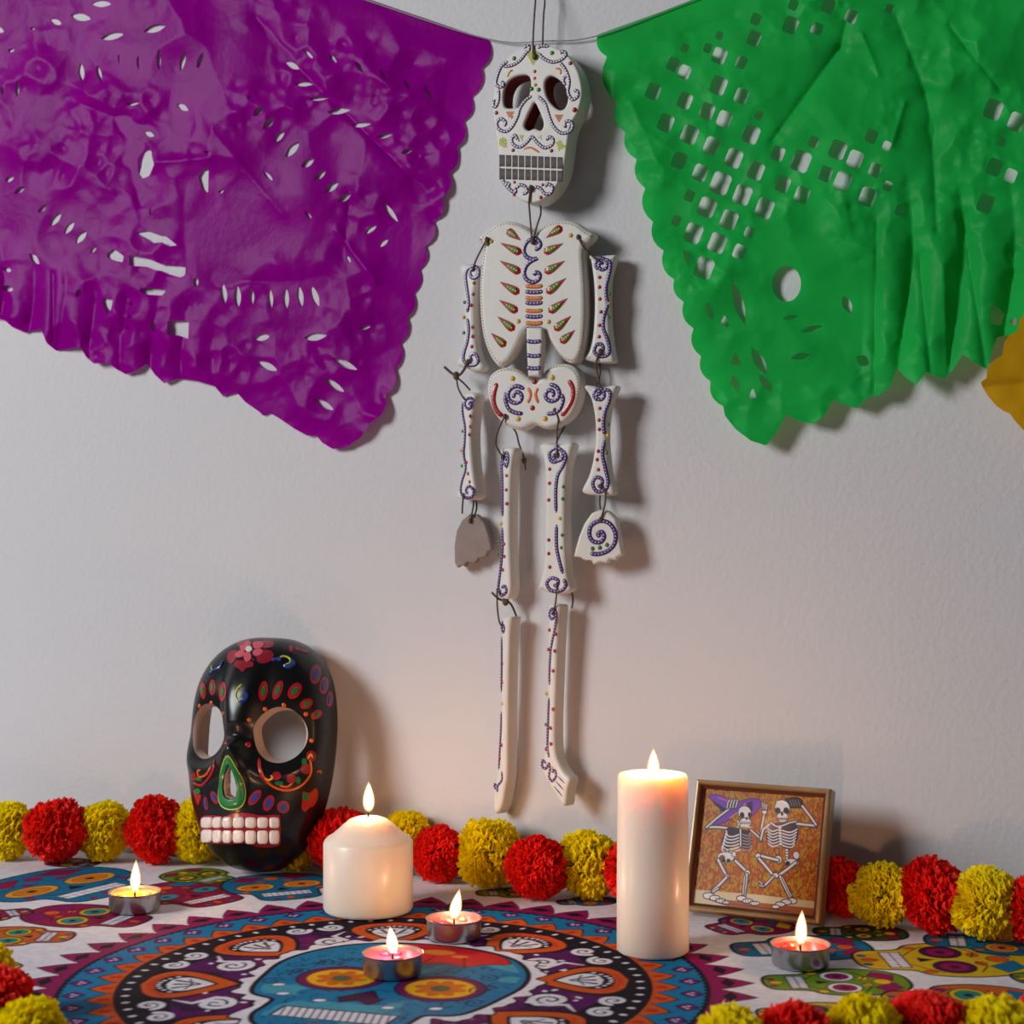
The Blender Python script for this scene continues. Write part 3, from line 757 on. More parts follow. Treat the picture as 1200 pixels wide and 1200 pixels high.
for s in sw: line(o, pl, smooth_open(K(s), 4), 4.2, step=3.3, br=1.3)
line(o, pl, smooth_open(K([(215,435),(225,405),(245,395)]), 3), 2.6, 'orange', 'lime'); line(o, pl, smooth_open(K([(485,385),(510,390),(515,420)]), 3), 2.6, 'orange', 'lime')
line(o, pl, smooth_open(K([(305,840),(345,830),(395,858)]), 3), 2.4, 'orange', None)
flush(o, pl)
for P, c in (([(320,285),(395,285),(385,330),(358,368),(330,330)], 'lime'), ([(200,625),(258,622),(240,670),(215,655)], 'orange'), ([(475,640),(540,640),(505,690)], 'orange'), ([(160,790),(190,765),(215,790),(210,830),(175,825)], 'lime'), ([(275,755),(312,760),(300,795)], 'lime'), ([(385,770),(412,755),(405,790)], 'lime'), ([(485,800),(510,785),(550,828),(500,850)], 'lime')):
    P = K(np.array(P, float)); gx_, gy_ = np.meshgrid(np.arange(P[:, 0].min(), P[:, 0].max(), 2.0), np.arange(P[:, 1].min(), P[:, 1].max(), 1.8)); gx_[::2] += 1.0
    inn = poly_sdf(gx_, gy_, P) < -0.3
    dots(o, pl, list(zip(gx_[inn], gy_[inn])), c, 1.1)
Kd = lambda L: [tuple(K(p[:2]))+tuple(p[2:]) for p in L]
dots(o, pl, Kd([(368,402),(568,356,2.6),(592,618,3.2),(152,635,2.6),(246,845,2.4),(462,848,2.4),(402,1110,2.4),(252,1095,2.2),(254,1025,2),(412,1040,2)]), 'red', 2.2)
dots(o, pl, Kd([(252,328,2.8),(465,298,2.8),(350,500,2.8),(390,505,2.8)]), 'green')
dots(o, pl, Kd([(367,440),(372,478)]), 'orange', 2.2)
for i in range(10):
    for j in range(2):
        x0 = 168+i*36.2; x1 = x0+33.6; y0 = 868+j*76+0.02*(x0-168)*2; y1 = y0+(71 if j == 0 else 66)
        P = K([(x0,y0),(x1,y0+1),(x1-j*(3 if i > 8 else 0),y1),(x0,y1)]); patch(o, pl, P, 'black', 'tooth', 0.00025)

# torso and spine
fr = smooth_closed(k2([(240,178),(290,140),(345,100),(400,88),(460,98),(520,128),(550,150),(580,140),(640,100),(720,84),(790,97),(850,140),(888,165),(868,205),(835,232),(832,300),(842,450),(845,600),(838,740),(822,830),(790,885),(745,886),(690,840),(640,760),(602,702),(510,706),(470,780),(420,870),(370,908),(340,898),(300,840),(265,740),(248,600),(245,450),(255,330),(268,230),(248,200)]), 3)
o, pl = piece('torso', fr, 0.024, 0.016, 1, 0.004)
TORSO = o
hem(o, pl, fr, 0.955, 3.6)
K = k2
ribs = [(402,140,485,203,1),(362,212,490,275,1),(358,312,485,385,1),(358,430,478,500,1),(355,533,468,605,1),(347,625,450,708,1),(310,718,400,798,1),
        (718,122,618,190,0),(725,215,608,272,0),(735,312,612,385,0),(742,408,622,500,0),(750,522,635,608,0),(768,622,668,708,0),(790,702,702,778,0)]
def rib(x0, y0, x1, y1, w):
    t = np.linspace(0, 1, 12); dx, dy = x1-x0, y1-y0; L = math.hypot(dx, dy); q = w*t**0.9*np.sqrt(np.maximum(1-t**5, 0))
    nx, ny = -dy/L, dx/L
    A = np.stack([x0+dx*t+nx*q, y0+dy*t+ny*q], -1); B = np.stack([x0+dx*t-nx*q, y0+dy*t-ny*q], -1)
    return np.concatenate([A, B[-2:0:-1]])
gd = []
for i, (x0, y0, x1, y1, lf) in enumerate(ribs):
    if i in (0, 7): x0, y0, x1, y1 = x1, y1, x0, y0
    P = K(rib(x0, y0, x1, y1, 37)); c = P.mean(0)
    patch(o, pl, P, 'red', 'rib_mark', 0.0005)
    mid = K(np.array([x0+(x1-x0)*.62, y0+(y1-y0)*.62])); P2 = mid+(P-mid)*0.60
    patch(o, pl, P2, 'green', 'rib_fill', 0.0011)
    for t in (.45, .58, .7, .8): gd.append(tuple(K((x0+(x1-x0)*t, y0+(y1-y0)*t))))
mb = MB()
for x, y in gd: mb.dome(pl.wld(pl.loc(np.array(x), np.array(y)), 0.0009), 0.0010, pl.U, pl.V, pl.N, 0.6, 6, 2)
stuff(mb.build('paint_dots', PAINT['lime'], o, base))
line(o, pl, smooth_open(K([(560,250),(580,245),(592,222),(575,196),(545,192),(512,215),(498,255),(512,290),(545,306),(572,302),(540,318),(512,345),(500,385),(515,420),(550,436),(582,420),(588,392),(568,380),(555,398)]), 4), 5.4, step=4.0, br=0.8)
dots(o, pl, [tuple(K(p)) for p in ((315,205),(762,172),(468,655),(638,658))], 'yellow', 3.0)
flush(o, pl)
spf = k2([(512,690),(602,690),(604,760),(598,850),(588,965),(520,965),(514,850),(510,760)])
so, spl = piece('spine', spf, 0.0285, 0.010, 1, 0.002)
for i, y in enumerate((458,490,525,552,596,628,665,700)):
    line(o, pl, smooth_open(K([(508,y-3),(535,y+2),(575,y+2),(604,y-3)]), 3), 5.2, 'orange' if i % 2 == 0 else 'purple', 'lime' if i % 2 == 0 else 'white', 'spine_band', 4.0)
flush(o, pl)
for y in (768, 848, 918): line(so, spl, smooth_open(K([(514,y-4),(535,y+2),(570,y+3),(594,y-3)]), 3), 5.0, 'purple', 'white', 'spine_band', 4.0)
flush(so, spl)

# pelvis
K = k3
fr = smooth_closed(K([(345,130),(400,98),(480,102),(540,145),(575,165),(610,150),(640,110),(700,78),(765,78),(815,110),(835,170),(828,250),(800,330),(755,385),(700,416),(640,428),(575,405),(520,433),(450,423),(390,380),(345,310),(325,230),(328,170)]), 3)
o, pl = piece('pelvis', fr, 0.022, 0.016, 2, 0.004)
hem(o, pl, fr, 0.93, 3.6)
s = spiral(485,250,8,58,120,1.55)
line(o, pl, smooth_open(K(list(s[::-1][::2])[::-1]), 3), 5.4, step=4.0, br=0.8)
line(o, pl, smooth_open(K([(430,230),(425,270),(445,320),(480,340),(520,345)]), 4), 5.2, step=4.0, br=0.8)
line(o, pl, smooth_open(K(list(spiral(672,240,8,56,60,-1.5)[::2])), 3), 5.4, step=4.0, br=0.8)
line(o, pl, smooth_open(K([(728,240),(738,270),(720,320),(690,342),(650,346)]), 4), 5.2, step=4.0, br=0.8)
line(o, pl, smooth_open(K([(380,180),(365,230),(362,280),(380,330),(410,358)]), 4), 6.0, 'red', 'orange', 'paint_stroke', 5)
line(o, pl, smooth_open(K([(768,165),(790,205),(788,260),(765,310),(730,358)]), 4), 6.0, 'red', 'orange', 'paint_stroke', 5)
line(o, pl, smooth_open(K([(548,205),(562,240),(548,288)]), 4), 4.0, 'orange', None, 'paint_stroke'); line(o, pl, smooth_open(K([(602,208),(588,240),(604,288)]), 4), 4.0, 'orange', None, 'paint_stroke')
flush(o, pl)
dots(o, pl, [tuple(K(p)) for p in ((583,172),(572,314))], 'red', 3.4)
dots(o, pl, [tuple(K(p)) for p in ((465,155),(680,150),(495,373),(640,372))], 'yellow', 3.4)

# arm and leg bones: outline, distance, thickness, turn, swirl, dots
def bone(name, k, outl, n, t, tw, swirls, red=(), green=(), yellow=(), lw=4.6):
    fr = smooth_closed(k(outl), 3)
    o, pl = piece(name, fr, n, t, tw, 0.003)
    for s in swirls: line(o, pl, smooth_open(k(s), 4), lw, step=3.6, br=0.72)
    flush(o, pl)
    if red: dots(o, pl, [tuple(k(p)) for p in red], 'red', 2.4)
    if green: dots(o, pl, [tuple(k(p)) for p in green], 'green', 2.2)
    if yellow: dots(o, pl, [tuple(k(p)) for p in yellow], 'yellow', 2.5)
    return o
bone('upper_arm', k2, [(135,345),(170,330),(235,340),(252,365),(240,400),(224,480),(218,600),(226,760),(242,850),(268,900),(265,925),(235,936),(150,915),(118,900),(125,870),(150,820),(158,720),(160,560),(150,420)], 0.017, 0.013, 6,
 [[(215,375),(205,360),(195,385),(210,412),(240,400),(242,365),(215,345),(182,362),(170,400),(178,470),(188,550),(180,605)], [(180,640),(188,700),(180,770),(162,830),(160,875),(190,900),(230,898),(240,865),(220,838),(198,850),(205,878)]],
 [(218,440),(214,503),(202,565),(210,688),(210,740),(206,798)], [(165,548),(160,720)], [(160,632)])
bone('upper_arm', k2, [(865,278),(890,287),(950,283),(1000,280),(1015,292),(996,340),(978,420),(974,560),(980,700),(994,800),(1004,860),(998,884),(930,888),(850,875),(838,858),(862,820),(882,740),(892,600),(890,460),(878,350)], 0.019, 0.014, 0,
 [[(945,335),(930,322),(920,345),(938,366),(965,350),(960,312),(925,300),(902,330),(915,365)], [(960,305),(985,330),(978,390),(960,460),(962,520),(970,560),(950,620),(945,690),(962,740),(978,800),(970,845),(925,852),(895,825),(905,790),(935,785),(945,810),(925,825)]],
 [(925,408),(924,463),(926,530),(932,602),(924,678),(922,742)], [(980,500),(976,632)], [(976,555)])
bone('forearm', k3, [(200,238),(235,230),(255,246),(250,280),(238,360),(230,470),(236,600),(248,700),(258,790),(232,812),(170,805),(152,790),(175,740),(192,660),(200,560),(198,440),(190,340),(184,280)], 0.018, 0.013, 32,
 [[(225,295),(238,285),(240,305),(225,320),(208,300),(215,270),(240,262),(255,285)], [(195,280),(195,340),(208,420),(206,500),(200,560),(212,640),(192,710),(185,765),(205,798),(245,795),(252,760),(230,738),(212,760),(225,780)]],
 [(234,358),(235,415),(230,458),(216,610),(224,670),(233,714)], [(194,440),(190,628)], [(186,545)], 4.0)
bone('forearm', k3, [(850,202),(870,190),(940,202),(1005,190),(1028,202),(1004,260),(980,340),(970,450),(975,560),(990,680),(1012,755),(1004,783),(940,788),(860,780),(838,755),(870,690),(895,600),(910,480),(905,360),(885,260)], 0.024, 0.013, 2,
 [[(940,245),(925,235),(918,255),(940,270),(960,250),(950,215),(918,212),(905,245),(925,275)], [(955,215),(990,225),(985,280),(965,330),(955,400),(962,460)], [(962,490),(950,560),(965,640),(980,710),(968,755),(920,765),(898,725),(915,690),(948,700),(945,735),(925,735)]],
 [(936,316),(932,380),(934,430),(928,548),(922,594),(928,648)], [(984,405),(972,558)], [(980,462)])
bone('thigh', k3, [(395,542),(430,527),(462,532),(470,550),(456,620),(446,800),(444,1000),(450,1200),(452,1290),(436,1346),(385,1340),(372,1320),(385,1250),(395,1100),(400,900),(398,700),(390,600)], 0.018, 0.013, 22,
 [[(425,600),(432,580),(440,600),(428,625),(412,605),(418,565),(438,560),(440,600),(430,640)], [(402,590),(408,680),(410,800),(410,900)], [(408,960),(410,1080),(398,1200),(388,1290),(405,1325),(430,1310),(425,1280),(405,1285)]],
 [(432,680),(430,758),(432,832),(418,1050),(420,1118),(412,1190)], [(390,1038),(386,1105)], [(402,940)], 4.2)
bone('thigh', k3, [(608,522),(640,503),(700,512),(765,500),(788,516),(776,570),(758,650),(748,800),(748,1000),(756,1200),(772,1270),(776,1298),(735,1322),(680,1318),(612,1300),(602,1285),(625,1200),(635,1100),(640,900),(640,700),(630,590)], 0.024, 0.015, 6,
 [[(715,570),(700,555),(685,572),(700,600),(730,590),(735,550),(700,530),(665,555),(672,600),(705,608)], [(740,545),(752,580),(735,630),(708,680),(698,760),(700,880)], [(702,945),(702,1060),(715,1130),(735,1210)], [(740,1240),(752,1275),(725,1302),(672,1300),(650,1265),(672,1235),(710,1245),(705,1275),(685,1270)]],
 [(665,645),(664,722),(660,812),(660,1028),(660,1102),(666,1175)], [(738,740),(735,806),(732,1002),(728,1070)], [(720,912)])
lab_feet = None
bone('shin', k4, [(160,197),(190,184),(205,192),(198,260),(190,500),(186,800),(184,960),(178,1030),(160,1130),(138,1172),(122,1160),(120,1090),(132,1000),(146,900),(153,700),(158,450),(156,260)], 0.016, 0.013, 30,
 [[(165,240),(170,225),(176,240),(170,262),(162,240),(168,205)], [(162,285),(162,420),(160,560)], [(160,660),(158,760),(152,860),(148,950)], [(162,960),(164,1000),(148,1025),(130,1045),(126,1025),(140,1035),(140,1065)]],
 [(164,418),(164,512),(162,828),(152,895)], [], [(164,620)], 3.2)
bone('shin', k4, [(395,132),(430,122),(448,127),(448,160),(440,300),(428,600),(424,800),(436,900),(470,965),(500,1002),(488,1060),(478,1135),(450,1110),(400,1030),(362,960),(366,900),(386,820),(388,600),(393,300)], 0.021, 0.013, 24,
 [[(415,175),(422,160),(428,178),(415,195),(402,175),(412,145),(432,150),(436,185),(430,240),(412,330),(404,420),(402,525)], [(400,590),(396,700),(392,820),(400,890)], [(385,920),(368,905),(366,935),(385,945),(400,920),(405,950),(400,985),(415,1008),(435,985),(430,955),(415,965)]],
 [(402,250),(432,270),(398,348),(428,355),(420,455),(420,648),(408,742),(410,822),(386,848)], [(384,725)], [(388,570),(416,942)], 3.6)
for x0, y0, x1, y1 in ((445,985,478,1020),(435,1010,472,1052),(425,1035,468,1085)):
    sh = [c for c in SKEL.children if c.name.startswith('shin')][-1]
    line(sh, o_pl[sh.name], k4([(x0,y0),((x0+x1)/2,(y0+y1)/2),(x1,y1)]), 2.0, 'purple', None, 'toe_line')
hl = k3([(235,887),(270,890),(308,930),(333,1000),(352,1082),(325,1092),(318,1118),(275,1128),(262,1153),(215,1148),(205,1173),(185,1163),(165,1178),(151,1150),(149,1060),(161,980),(190,922)])
piece('hand', hl, 0.012, 0.008, -4, 0.0008, m=m_bare, label='bare grey wooden hand seen from its unpainted side')
hr = k3([(940,864),(980,872),(1020,910),(1038,980),(1050,1060),(1060,1108),(1030,1122),(1024,1138),(988,1133),(973,1157),(935,1148),(900,1162),(888,1138),(850,1138),(830,1122),(794,1120),(802,1080),(822,1010),(850,940),(890,882)])
o, pl = piece('hand', hr, 0.022, 0.010, 0, 0.002)
line(o, pl, smooth_open(k3([(938,1012),(925,995),(948,985),(960,1010),(940,1040),(900,1035),(880,1000),(890,950),(940,925),(990,940),(1020,990),(1015,1050),(975,1090),(925,1105),(885,1100)]), 4), 5.4, step=4.0, br=0.8)
flush(o, pl); dots(o, pl, [tuple(k3(p)) for p in ((897,1075),(936,1070),(975,1055))], 'green', 2.8)

# cords that carry the pieces, with their knots
def cord(P, n, r=0.00075, knots=()):
    P = np.asarray(P, float); n = np.broadcast_to(np.asarray(n, float), (len(P),))
    Q = smooth_open(np.column_stack([P, n]), 5)
    W = wallpt(Q[:, 0], Q[:, 1], Q[:, 2]); mb = MB().tube(W, r, 7)
    for kx, ky, kn, kr in knots:
        mb.blob(wallpt(np.array(float(kx)), np.array(float(ky)), kn), np.array([kr, 0, 0]), np.array([0, kr, 0]), np.array([0, 0, kr*1.3]), 1, 1, 8, 6)
    mb.build('cord', m_cord, SKEL, base)
a = lambda k, L: [tuple(k(p)) for p in L]
cord(a(k1, [(366,318),(358,290),(360,180),(366,80),(372,0),(380,-150),(392,-290)]), [.0322,.0325,.030,.026,.022,.014,.006], knots=[(k1((366,318))[0], k1((366,318))[1], .032, .002)])
cord([tuple(k1(p)) for p in ((412,262),(414,180),(418,80),(424,0),(410,-150),(394,-290))], [.010,.012,.012,.012,.010,.006])
nl = wallpt(np.array(632.), np.array(-61.), 0.0)
MB().tube([nl+np.array([0, 0.004, 0]), nl+np.array([0, -0.010, 0.001])], 0.0011, 8).build('nail', mat('steel_nail', (120, 118, 116), 0.35, 0.9), SKEL, base)
cord(a(k1, [(345,1040),(340,1090),(336,1140),(340,1200)])+a(k2, [(545,205)]), [.0318,.0318,.0315,.028,.0255], knots=[(k1((345,1060))[0], k1((345,1060))[1], .0322, .0021)])
cord(a(k1, [(400,1140),(402,1200)])+a(k2, [(575,110),(548,200)]), [.012,.022,.026,.0255], knots=[(k2((548,205))[0], k2((548,205))[1], .0255, .0022)])
cord(a(k2, [(290,195),(260,250),(230,310),(208,372)]), [.0255,.023,.020,.0185], knots=[tuple(k2((290,195)))+(.025,.0018)])
cord(a(k2, [(290,195),(298,240),(280,300),(262,350)]), [.0255,.022,.014,.008])
cord(a(k2, [(805,182),(830,230),(880,285),(935,330)]), [.0255,.026,.021,.0200], knots=[tuple(k2((805,182)))+(.025,.0018)])
cord(a(k2, [(205,870),(175,900),(150,945)])+a(k3, [(165,150),(172,210),(205,270)]), [.018,.0185,.018,.018,.018,.019], knots=[tuple(k3((160,140)))+(.018,.0028)])
cord(a(k3, [(225,50),(200,110),(160,140),(95,92)]), [.018,.0185,.018,.019], 0.0011)
cord(a(k3, [(165,150),(200,180),(235,218)]), [.018,.014,.010])
cord(a(k2, [(930,825),(915,850),(905,890)])+a(k3, [(912,80),(928,150),(940,235)]), [.0200,.0202,.019,.018,.022,.0252], knots=[tuple(k2((930,825)))+(.0202,.002)])
cord(a(k3, [(935,70),(938,130),(920,190)]), [.006,.008,.010])
cord(a(k3, [(200,775),(195,830),(192,885)]), [.0195,.019,.018])
cord(a(k3, [(255,815),(250,860),(235,930)]), [.010,.013,.0130], knots=[tuple(k3((235,925)))+(.0128,.0018)])
cord(a(k3, [(268,815),(270,860),(255,905)]), [.008,.010,.0126])
cord(a(k3, [(940,735),(965,765),(965,830),(942,918)]), [.0246,.0252,.024,.0228], knots=[tuple(k3((942,738)))+(.0246,.0018), tuple(k3((942,918)))+(.0225,.0018)])
cord(a(k3, [(938,785),(936,830),(942,870)]), [.008,.010,.012])
cord(a(k3, [(422,360),(385,440),(375,510),(408,575)]), [.0228,.0228,.022,.0190], knots=[tuple(k3((422,360)))+(.0225,.0018), tuple(k3((410,578)))+(.019,.0018)])
cord(a(k3, [(430,385),(480,440),(500,510),(525,580),(535,650)]), [.020,.016,.012,.010,.010], knots=[tuple(k3((528,600)))+(.010,.0022)])
cord(a(k3, [(693,328),(712,375),(706,440),(705,570)]), [.0228,.0230,.024,.0250], knots=[tuple(k3((693,328)))+(.0225,.0018), tuple(k3((705,570)))+(.0246,.0018)])
cord(a(k3, [(693,328),(745,400),(720,460),(700,505)]), [.0228,.012,.010,.010])
cord(a(k4, [(140,40),(140,120),(150,205),(168,235)]), [.0190,.018,.018,.0175])
cord(a(k4, [(112,60),(150,95),(205,115),(238,185)]), [.018,.016,.012,.008], 0.0009, [tuple(k4((182,105)))+(.014,.003)])
cord(a(k4, [(440,10),(438,70),(430,130),(415,172)]), [.0250,.0245,.0225,.0222])
cord(a(k4, [(455,20),(510,55),(520,100),(515,140)]), [.018,.012,.010,.008])
# ------------------------------------------------------------------ the black skull mask leaning on the wall
MC = wallpt(np.array(313.), np.array(882.), 0.032)
lean = math.radians(8)
MU = np.array([1.0, 0, 0]); MN = np.array([0, -math.cos(lean), math.sin(lean)]); MV = np.array([0, math.sin(lean), math.cos(lean)])
hp = np.array([(0,.0975),(.022,.0955),(.042,.085),(.056,.066),(.0625,.040),(.0640,.010),(.0615,-.022),(.054,-.052),(.041,-.078),(.023,-.0925),(.008,-.0965)])
ol = smooth_closed(np.vstack([hp, np.column_stack([-hp[::-1][:, 0], hp[::-1][:, 1]])[:-1]]), 8)
th = np.unwrap(np.arctan2(ol[:, 1], ol[:, 0])); 
angs = np.linspace(-math.pi, math.pi, 281); srt = np.argsort(np.arctan2(ol[:, 1], ol[:, 0])); ta = np.arctan2(ol[:, 1], ol[:, 0])[srt]; ra = np.hypot(ol[:, 0], ol[:, 1])[srt]
rad = np.interp(angs, np.concatenate([ta-2*math.pi, ta, ta+2*math.pi]), np.tile(ra, 3))
phi = np.linspace(0.0, math.pi/2, 190)
PH, AN = np.meshgrid(phi, angs, indexing='ij'); RR = np.meshgrid(phi, rad, indexing='ij')[1]
x = RR*np.sin(PH)**0.92*np.cos(AN); z = RR*np.sin(PH)**0.92*np.sin(AN)
sm = lambda t, a, b: np.clip((t-a)/(b-a), 0, 1)**2*(3-2*np.clip((t-a)/(b-a), 0, 1))
y = 0.055*np.cos(PH)**0.72
fade = np.cos(PH)**0.4
G = lambda dx, dz: np.exp(-(dx**2+dz**2))
EX, EZ, ER = 0.0335, 0.017, 0.0225
y = y+fade*(0.0080*np.exp(-(x/0.0155)**4)*sm(z, 0.009, 0.027)*(1-sm(z, .05, .095)*.8)
   + 0.0070*np.exp(-(x/0.011)**4)*sm(z, -0.05, -0.012)*(1-sm(z, 0.000, 0.018))
   + 0.005*G(x/0.024, (z+0.055)/0.022))
for sx in (-1, 1):
    r = np.hypot(x-sx*EX, z-EZ)
    y = y-0.007*np.exp(-(r/0.027)**4)*fade+0.0045*np.exp(-((r-0.0325)/0.006)**2)*sm(-(z-EZ), 0.0, 0.012)*fade
Fm = np.full(x.shape, -1.0)
for sx in (-1, 1): Fm = np.maximum(Fm, ER-np.hypot((x-sx*EX)*1.13, z-EZ))
NZ = -0.0215
npoly = np.array([(0,.013),(.0042,.004),(.0062,-.006),(.0048,-.0125),(0,-.0145),(-.0048,-.0125),(-.0062,-.006),(-.0042,.004)])+np.array([0, NZ])
near = (np.abs(x) < .012) & (np.abs(z-NZ) < .022)
Fm[near] = np.maximum(Fm[near], -poly_sdf(x[near], z[near], npoly))
Pm = MC+x[..., None]*MU+z[..., None]*MV+y[..., None]*MN
V, faces = clip_grid(Pm, Fm)
V[:, 1] = np.minimum(V[:, 1], WALL-0.004)
zs = V[:, 2].min()-0.0005; V[:, 2] -= zs; MC0 = MC-np.array([0, 0, zs])
zshift = 0
MB_ = np.array([MC[0], MC[1]-0.03, 0.0])
MASK = thing('skull_mask', 'glossy black skull mask painted with flowers leaning on the wall', 'mask', MB_)
m_mask = mat('black_lacquer', (13, 12, 14), 0.33, noise=0.2, nscale=40, bump=0.12, bscale=90, coat=0.15, spec=0.4)
m_clay = mat('raw_clay', (196, 170, 154), 0.8, noise=0.06, nscale=50)
mb = MB(); mb.v = [V]; mb.f = [f[::-1] for f in faces]; mb.n = len(V); mb.mi = [0]*len(faces)
shell = mb.build('shell', [m_mask, m_clay], MASK, angle=180)
bvh = BVHTree.FromPolygons([tuple(v) for v in V], faces)
import bmesh
bm = bmesh.new(); bm.from_mesh(shell.data); bmesh.ops.remove_doubles(bm, verts=bm.verts, dist=1e-6); bmesh.ops.recalc_face_normals(bm, faces=bm.faces)
bm.faces.ensure_lookup_table()
f0 = max(bm.faces, key=lambda f: -f.calc_center_median().y)
if f0.normal.dot(Vector(MN)) < 0: bmesh.ops.reverse_faces(bm, faces=bm.faces)
bm.to_mesh(shell.data); bm.free()
md = shell.modifiers.new('thickness', 'SOLIDIFY'); md.thickness = 0.0075; md.offset = -1; md.material_offset = 1; md.material_offset_rim = 1; md.use_even_offset = False
mdb = shell.modifiers.new('round', 'BEVEL'); mdb.width = 0.0006; mdb.segments = 1; mdb.limit_method = 'ANGLE'; mdb.angle_limit = math.radians(60)

def cast(px, py):
    d = ray(np.array(float(px)), np.array(float(py))); d = d/np.linalg.norm(d)
    loc, nrm, _, _ = bvh.ray_cast(Vector(CAM), Vector(d))
    if loc is None:
        loc, nrm, _, _ = bvh.find_nearest(Vector(CAM+d*1.37))
    n = np.array(nrm)
    if n @ d > 0: n = -n
    return np.array(loc), n
kM, kN, kO = crop(200, 740, 4), crop(210, 740, 6.316), crop(210, 880, 6.316)
MP = {'red': mat('mask_red', (176, 18, 30), 0.35, coat=0.3), 'crimson': mat('mask_crimson', (150, 22, 40), 0.35, coat=0.3), 'pink': mat('mask_pink', (214, 88, 100), 0.4), 'white': mat('mask_white', (228, 222, 214), 0.35, coat=0.4), 'green': mat('mask_green', (20, 120, 62), 0.35, coat=0.3),
 'blue': mat('mask_blue', (26, 60, 150), 0.35, coat=0.3), 'lime': mat('mask_lime', (180, 190, 50), 0.4), 'orange': mat('mask_orange', (222, 92, 22), 0.35, coat=0.3), 'yellow': mat('mask_yellow', (236, 170, 40), 0.4), 'gum': mat('mask_gum', (150, 16, 44), 0.35, coat=0.4), 'tooth': mat('tooth_white', (226, 218, 212), 0.3, coat=0.5)}
def decal(k, P, col, name='painted_mark', lift=0.0005):
    P = k(smooth_closed(np.array(P, float), 3)); c = P.mean(0); n = len(P)
    rows = []
    for s in (1.0, 0.66, 0.33):
        rows.append([cast(*(c+(p-c)*s)) for p in P])
    cc = cast(*c)
    V = [q[0]+q[1]*(0.0001 if i == 0 else lift) for i, r in enumerate([rows[0]]+rows) for q in ([(a, b) for a, b in r])]
    V.append(cc[0]+cc[1]*lift)
    F = []
    for i in range(3):
        F += [(i*n+j, i*n+(j+1) % n, (i+1)*n+(j+1) % n, (i+1)*n+j) for j in range(n)]
    F += [(3*n+j, 3*n+(j+1) % n, 4*n) for j in range(n)]
    return MB().add(V, F).build(name, MP[col], MASK)
def mstroke(k, P, w, col, name='painted_line'):
    P = k(smooth_open(np.array(P, float), 5)); q = [cast(*p) for p in P]
    W = np.array([a+b*0.0002 for a, b in q]); n = len(W)
    return MB().tube(W, w*np.clip(np.minimum(np.arange(n), np.arange(n)[::-1])/3+0.35, 0, 1), 7).build(name, MP[col], MASK)
def oval(cx, cy, a, b, r=0):
    t = np.linspace(0, 2*math.pi, 9, endpoint=False); r = math.radians(r)
    X = a*np.cos(t); Y = b*np.sin(t); return np.stack([cx+X*math.cos(r)-Y*math.sin(r), cy+X*math.sin(r)+Y*math.cos(r)], -1)
def bead(k, p, r, col, name='painted_dot'):
    loc, n = cast(*k(p)); u = np.cross(n, up); u /= np.linalg.norm(u); v = np.cross(n, u)
    MB().dome(loc, r, u, v, n, 0.55, 12, 4).build(name, MP[col], MASK)
# flower on the forehead
for P in ([(430,100),(470,60),(520,62),(515,110),(470,118)], [(600,75),(660,68),(700,80),(690,115),(640,125),(590,115)], [(355,195),(370,155),(420,138),(425,190),(395,235),(368,230)], [(580,150),(650,140),(695,160),(688,210),(620,238),(575,215)], [(415,225),(470,215),(540,225),(545,260),(500,270),(470,300),(440,275),(412,262)]):
    decal(kN, P, 'crimson', 'flower_petal', 0.0004)
for P in ([(480,100),(500,78),(530,85),(528,115),(500,125)], [(545,90),(590,78),(625,90),(610,125),(560,130)], [(560,140),(610,135),(615,165),(575,185),(545,168)], [(490,160),(525,160),(535,200),(505,228),(480,205)], [(418,170),(450,145),(485,150),(480,185),(445,195),(425,192)], [(455,110),(485,108),(500,135),(480,148),(455,135)]):
    decal(kN, P, 'pink', 'flower_petal', 0.0009)
decal(kN, oval(518,138,24,20), 'white', 'flower_centre', 0.0016)
for P in ([(815,105),(840,115),(835,150),(815,145)], [(850,120),(890,118),(880,145)], [(895,130),(955,145),(940,160),(900,150)]): decal(kN, P, 'crimson', 'flower_petal')
mstroke(kN, [(330,215),(300,265),(250,290),(218,318)], .0012, 'blue'); mstroke(kN, [(325,215),(290,270),(245,285),(240,250)], .0007, 'lime')
mstroke(kN, [(685,215),(730,205),(755,215)], .0016, 'blue'); mstroke(kN, [(770,245),(805,265),(840,245),(835,210)], .0016, 'blue'); mstroke(kN, [(745,190),(785,185),(820,205),(818,235),(790,242)], .0009, 'lime')
mstroke(kN, [(465,390),(430,430),(418,480),(440,515),(475,495)], .0010, 'lime'); mstroke(kN, [(440,520),(480,510),(500,470),(485,450)], .0014, 'blue')
# petals over the brow, outlined
for cx, cy, a_, b_, r_ in ((178,440,22,62,-4),(247,415,24,58,0),(322,445,28,72,4),(622,440,34,74,8),(730,435,32,74,22),(855,440,44,66,36),(940,535,50,36,-28),(1015,615,44,30,-34)):
    decal(kN, oval(cx, cy, a_, b_, r_), 'red', 'petal_mark', .0004); decal(kN, oval(cx, cy, a_*.45, b_*.52, r_), 'green', 'petal_fill', .0009)
for cx, cy, a_, b_, r_ in ((1008,318,40,72,8),(1070,400,34,64,10),(1112,502,26,56,6)):
    decal(kN, oval(cx, cy, a_, b_, r_), 'crimson', 'petal_mark', .0004); decal(kN, oval(cx, cy, a_*.5, b_*.6, r_), 'blue', 'petal_fill', .0009)
for p in ((150,552),(238,528),(325,608),(520,655),(636,575),(775,545),(938,612),(980,808)): bead(kN, p, .0019, 'orange'); 
for p in ((512,838),(348,825)): bead(kN, p, .0026, 'red'); bead(kN, p, .0012, 'yellow', 'painted_dot')
